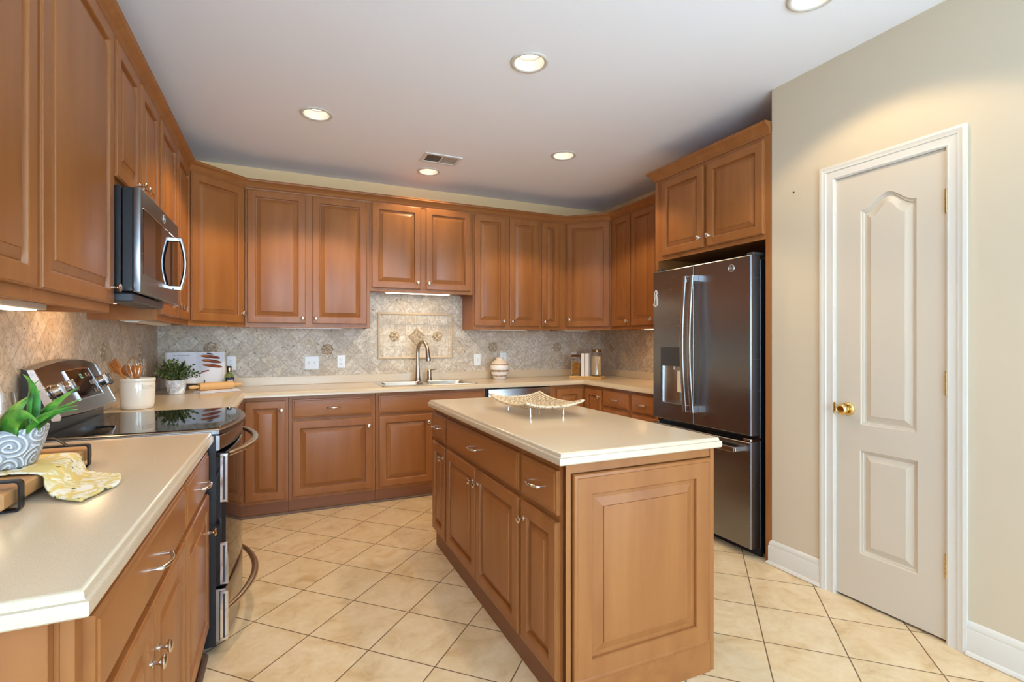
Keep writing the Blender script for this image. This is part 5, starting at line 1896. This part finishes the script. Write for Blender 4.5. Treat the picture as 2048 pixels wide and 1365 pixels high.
def prof(w_, n=9, p=0.75):
    return [max(0.0008, w_ * (0.55 + 0.45 * math.sin(PI * min(1, (k / (n - 1)) * 1.4))) * (1 - (k / (n - 1)) ** 3)) for k in range(n)]
C0 = (0.045, 0.0, 0.075)
leaves = [
    ((.078, .01, .08), (.098, .02, .205), (.042, .03, .228), .019),
    ((.088, .0, .085), (.084, .0, .215), (.124, -.01, .216), .0055),
    ((.080, .02, .085), (.100, .03, .150), (.178, .04, .196), .015),
    ((.090, .01, .085), (.130, .01, .142), (.202, .02, .168), .009),
    ((.088, -.01, .085), (.130, -.02, .140), (.206, .0, .153), .009),
    ((.050, -.03, .085), (.112, -.05, .168), (.158, -.05, .118), .022),
    ((.020, -.04, .08), (.055, -.05, .16), (.070, -.06, .085), .024),
    ((-.01, -.04, .08), (.0, -.05, .155), (.035, -.07, .15), .020),
    ((-.03, .0, .08), (-.05, .0, .17), (-.08, .0, .21), .020),
    ((-.02, .03, .08), (.0, .05, .15), (.03, .09, .18), .018),
    ((-.05, -.03, .08), (-.09, -.04, .12), (-.14, -.04, .12), .020),
    ((.03, .03, .08), (.06, .06, .13), (.12, .10, .13), .014),
    ((.0, -.05, .08), (-.02, -.08, .12), (-.02, -.11, .095), .021),
    ((.055, -.02, .075), (.090, -.03, .125), (.098, -.045, .088), .020),
    ((.040, .02, .08), (.060, .03, .150), (.075, .05, .135), .016),
]
for a, b, c, w_ in leaves:
    sleaf(curve(a, b, c), prof(w_))
fol.bm.transform(Matrix.Translation((0.258, -3.035, pz + 0.009)))
fol.build('foliage', 'succ', sc_, world=True, smooth=60)
# floral towel over the board edge
M['floral'] = mat('yellow_floral_cloth', srgb(232, 214, 160), 0.85)
t = NT(M['floral'])
v_ = t.coords()
n1 = t.noise(v_, 17, 2, 0.4, 0.9)
n2 = t.noise(v_, 26, 1, 0.4, 1.2)
n3 = t.noise(v_, 55, 1, 0.4)
c_ = t.ramp(n1, [(0.36, srgb(226, 220, 202)), (0.44, srgb(206, 186, 118)), (0.52, srgb(222, 188, 104)), (0.56, srgb(226, 216, 190)), (0.64, srgb(228, 222, 206))])
c_ = t.mix(t.ramp(n2, [(0.47, (0, 0, 0, 1)), (0.49, (1, 1, 1, 1)), (0.52, (1, 1, 1, 1)), (0.54, (0, 0, 0, 1))]), c_, srgb(206, 188, 122))
c_ = t.mix(t.ramp(n3, [(0.70, (0, 0, 0, 1)), (0.72, (1, 1, 1, 1))]), c_, srgb(66, 90, 50))
t.link(c_, t.b.inputs['Base Color'])
def spline(P, q):
    n_ = len(P) - 1
    i = min(int(q * n_), n_ - 1)
    f = q * n_ - i
    g = lambda k: Vector(P[max(0, min(n_, k))])
    p0, p1, p2, p3 = g(i - 1), g(i), g(i + 1), g(i + 2)
    return 0.5 * ((2 * p1) + (-p0 + p2) * f + (2 * p0 - 5 * p1 + 4 * p2 - p3) * f * f + (-p0 + 3 * p1 - 3 * p2 + p3) * f ** 3)
bz = CZ + 0.0545
rows = [
    [(.16, -3.125, bz), (.26, -3.125, bz), (.335, -3.125, bz + .002), (.384, -3.135, bz - .004), (.398, -3.16, bz - .025), (.425, -3.195, CZ + .012), (.488, -3.237, CZ + .005)],
    [(.17, -3.045, bz), (.27, -3.045, bz + .001), (.345, -3.045, bz + .004), (.392, -3.05, bz + .001), (.408, -3.07, bz - .018), (.440, -3.115, CZ + .017), (.507, -3.165, CZ + .007)],
    [(.18, -2.955, bz), (.27, -2.955, bz), (.340, -2.955, bz + .003), (.388, -2.955, bz - .004), (.404, -2.97, bz - .030), (.432, -3.01, CZ + .012), (.524, -3.099, CZ + .006)],
    [(.19, -2.890, bz), (.27, -2.895, bz), (.335, -2.900, bz + .004), (.380, -2.900, bz + .000), (.397, -2.91, bz - .028), (.420, -2.945, CZ + .010), (.512, -3.03, CZ + .012)],
]
def cloth(u, v):
    pts = [spline(r_, u) for r_ in rows]
    return spline([tuple(p_) for p_ in pts], v) + Vector((0, 0, .0014 * math.sin(v * 21 + u * 6)))
fl = MB().grid(cloth, 40, 24).build('floral_towel', 'floral', smooth=180, solid=0.0045)
tag(fl, 'yellow floral kitchen towel draped over the serving board onto the counter', 'towel')
# wine glass behind the succulent
wg = thing('wine_glass', 'clear stemmed wine glass behind the succulent at the left edge', 'glass', (0.118, -2.66, CZ))
MB().lathe([(0.036, 0), (0.036, 0.002), (0.02, 0.005), (0.005, 0.010), (0.004, 0.085), (0.008, 0.093), (0.028, 0.108), (0.040, 0.135), (0.042, 0.165), (0.036, 0.215), (0.035, 0.2152), (0.0405, 0.165), (0.0385, 0.136), (0.027, 0.1105), (0.006, 0.097)], seg=36).build('bowl', 'glass', wg, smooth=50)
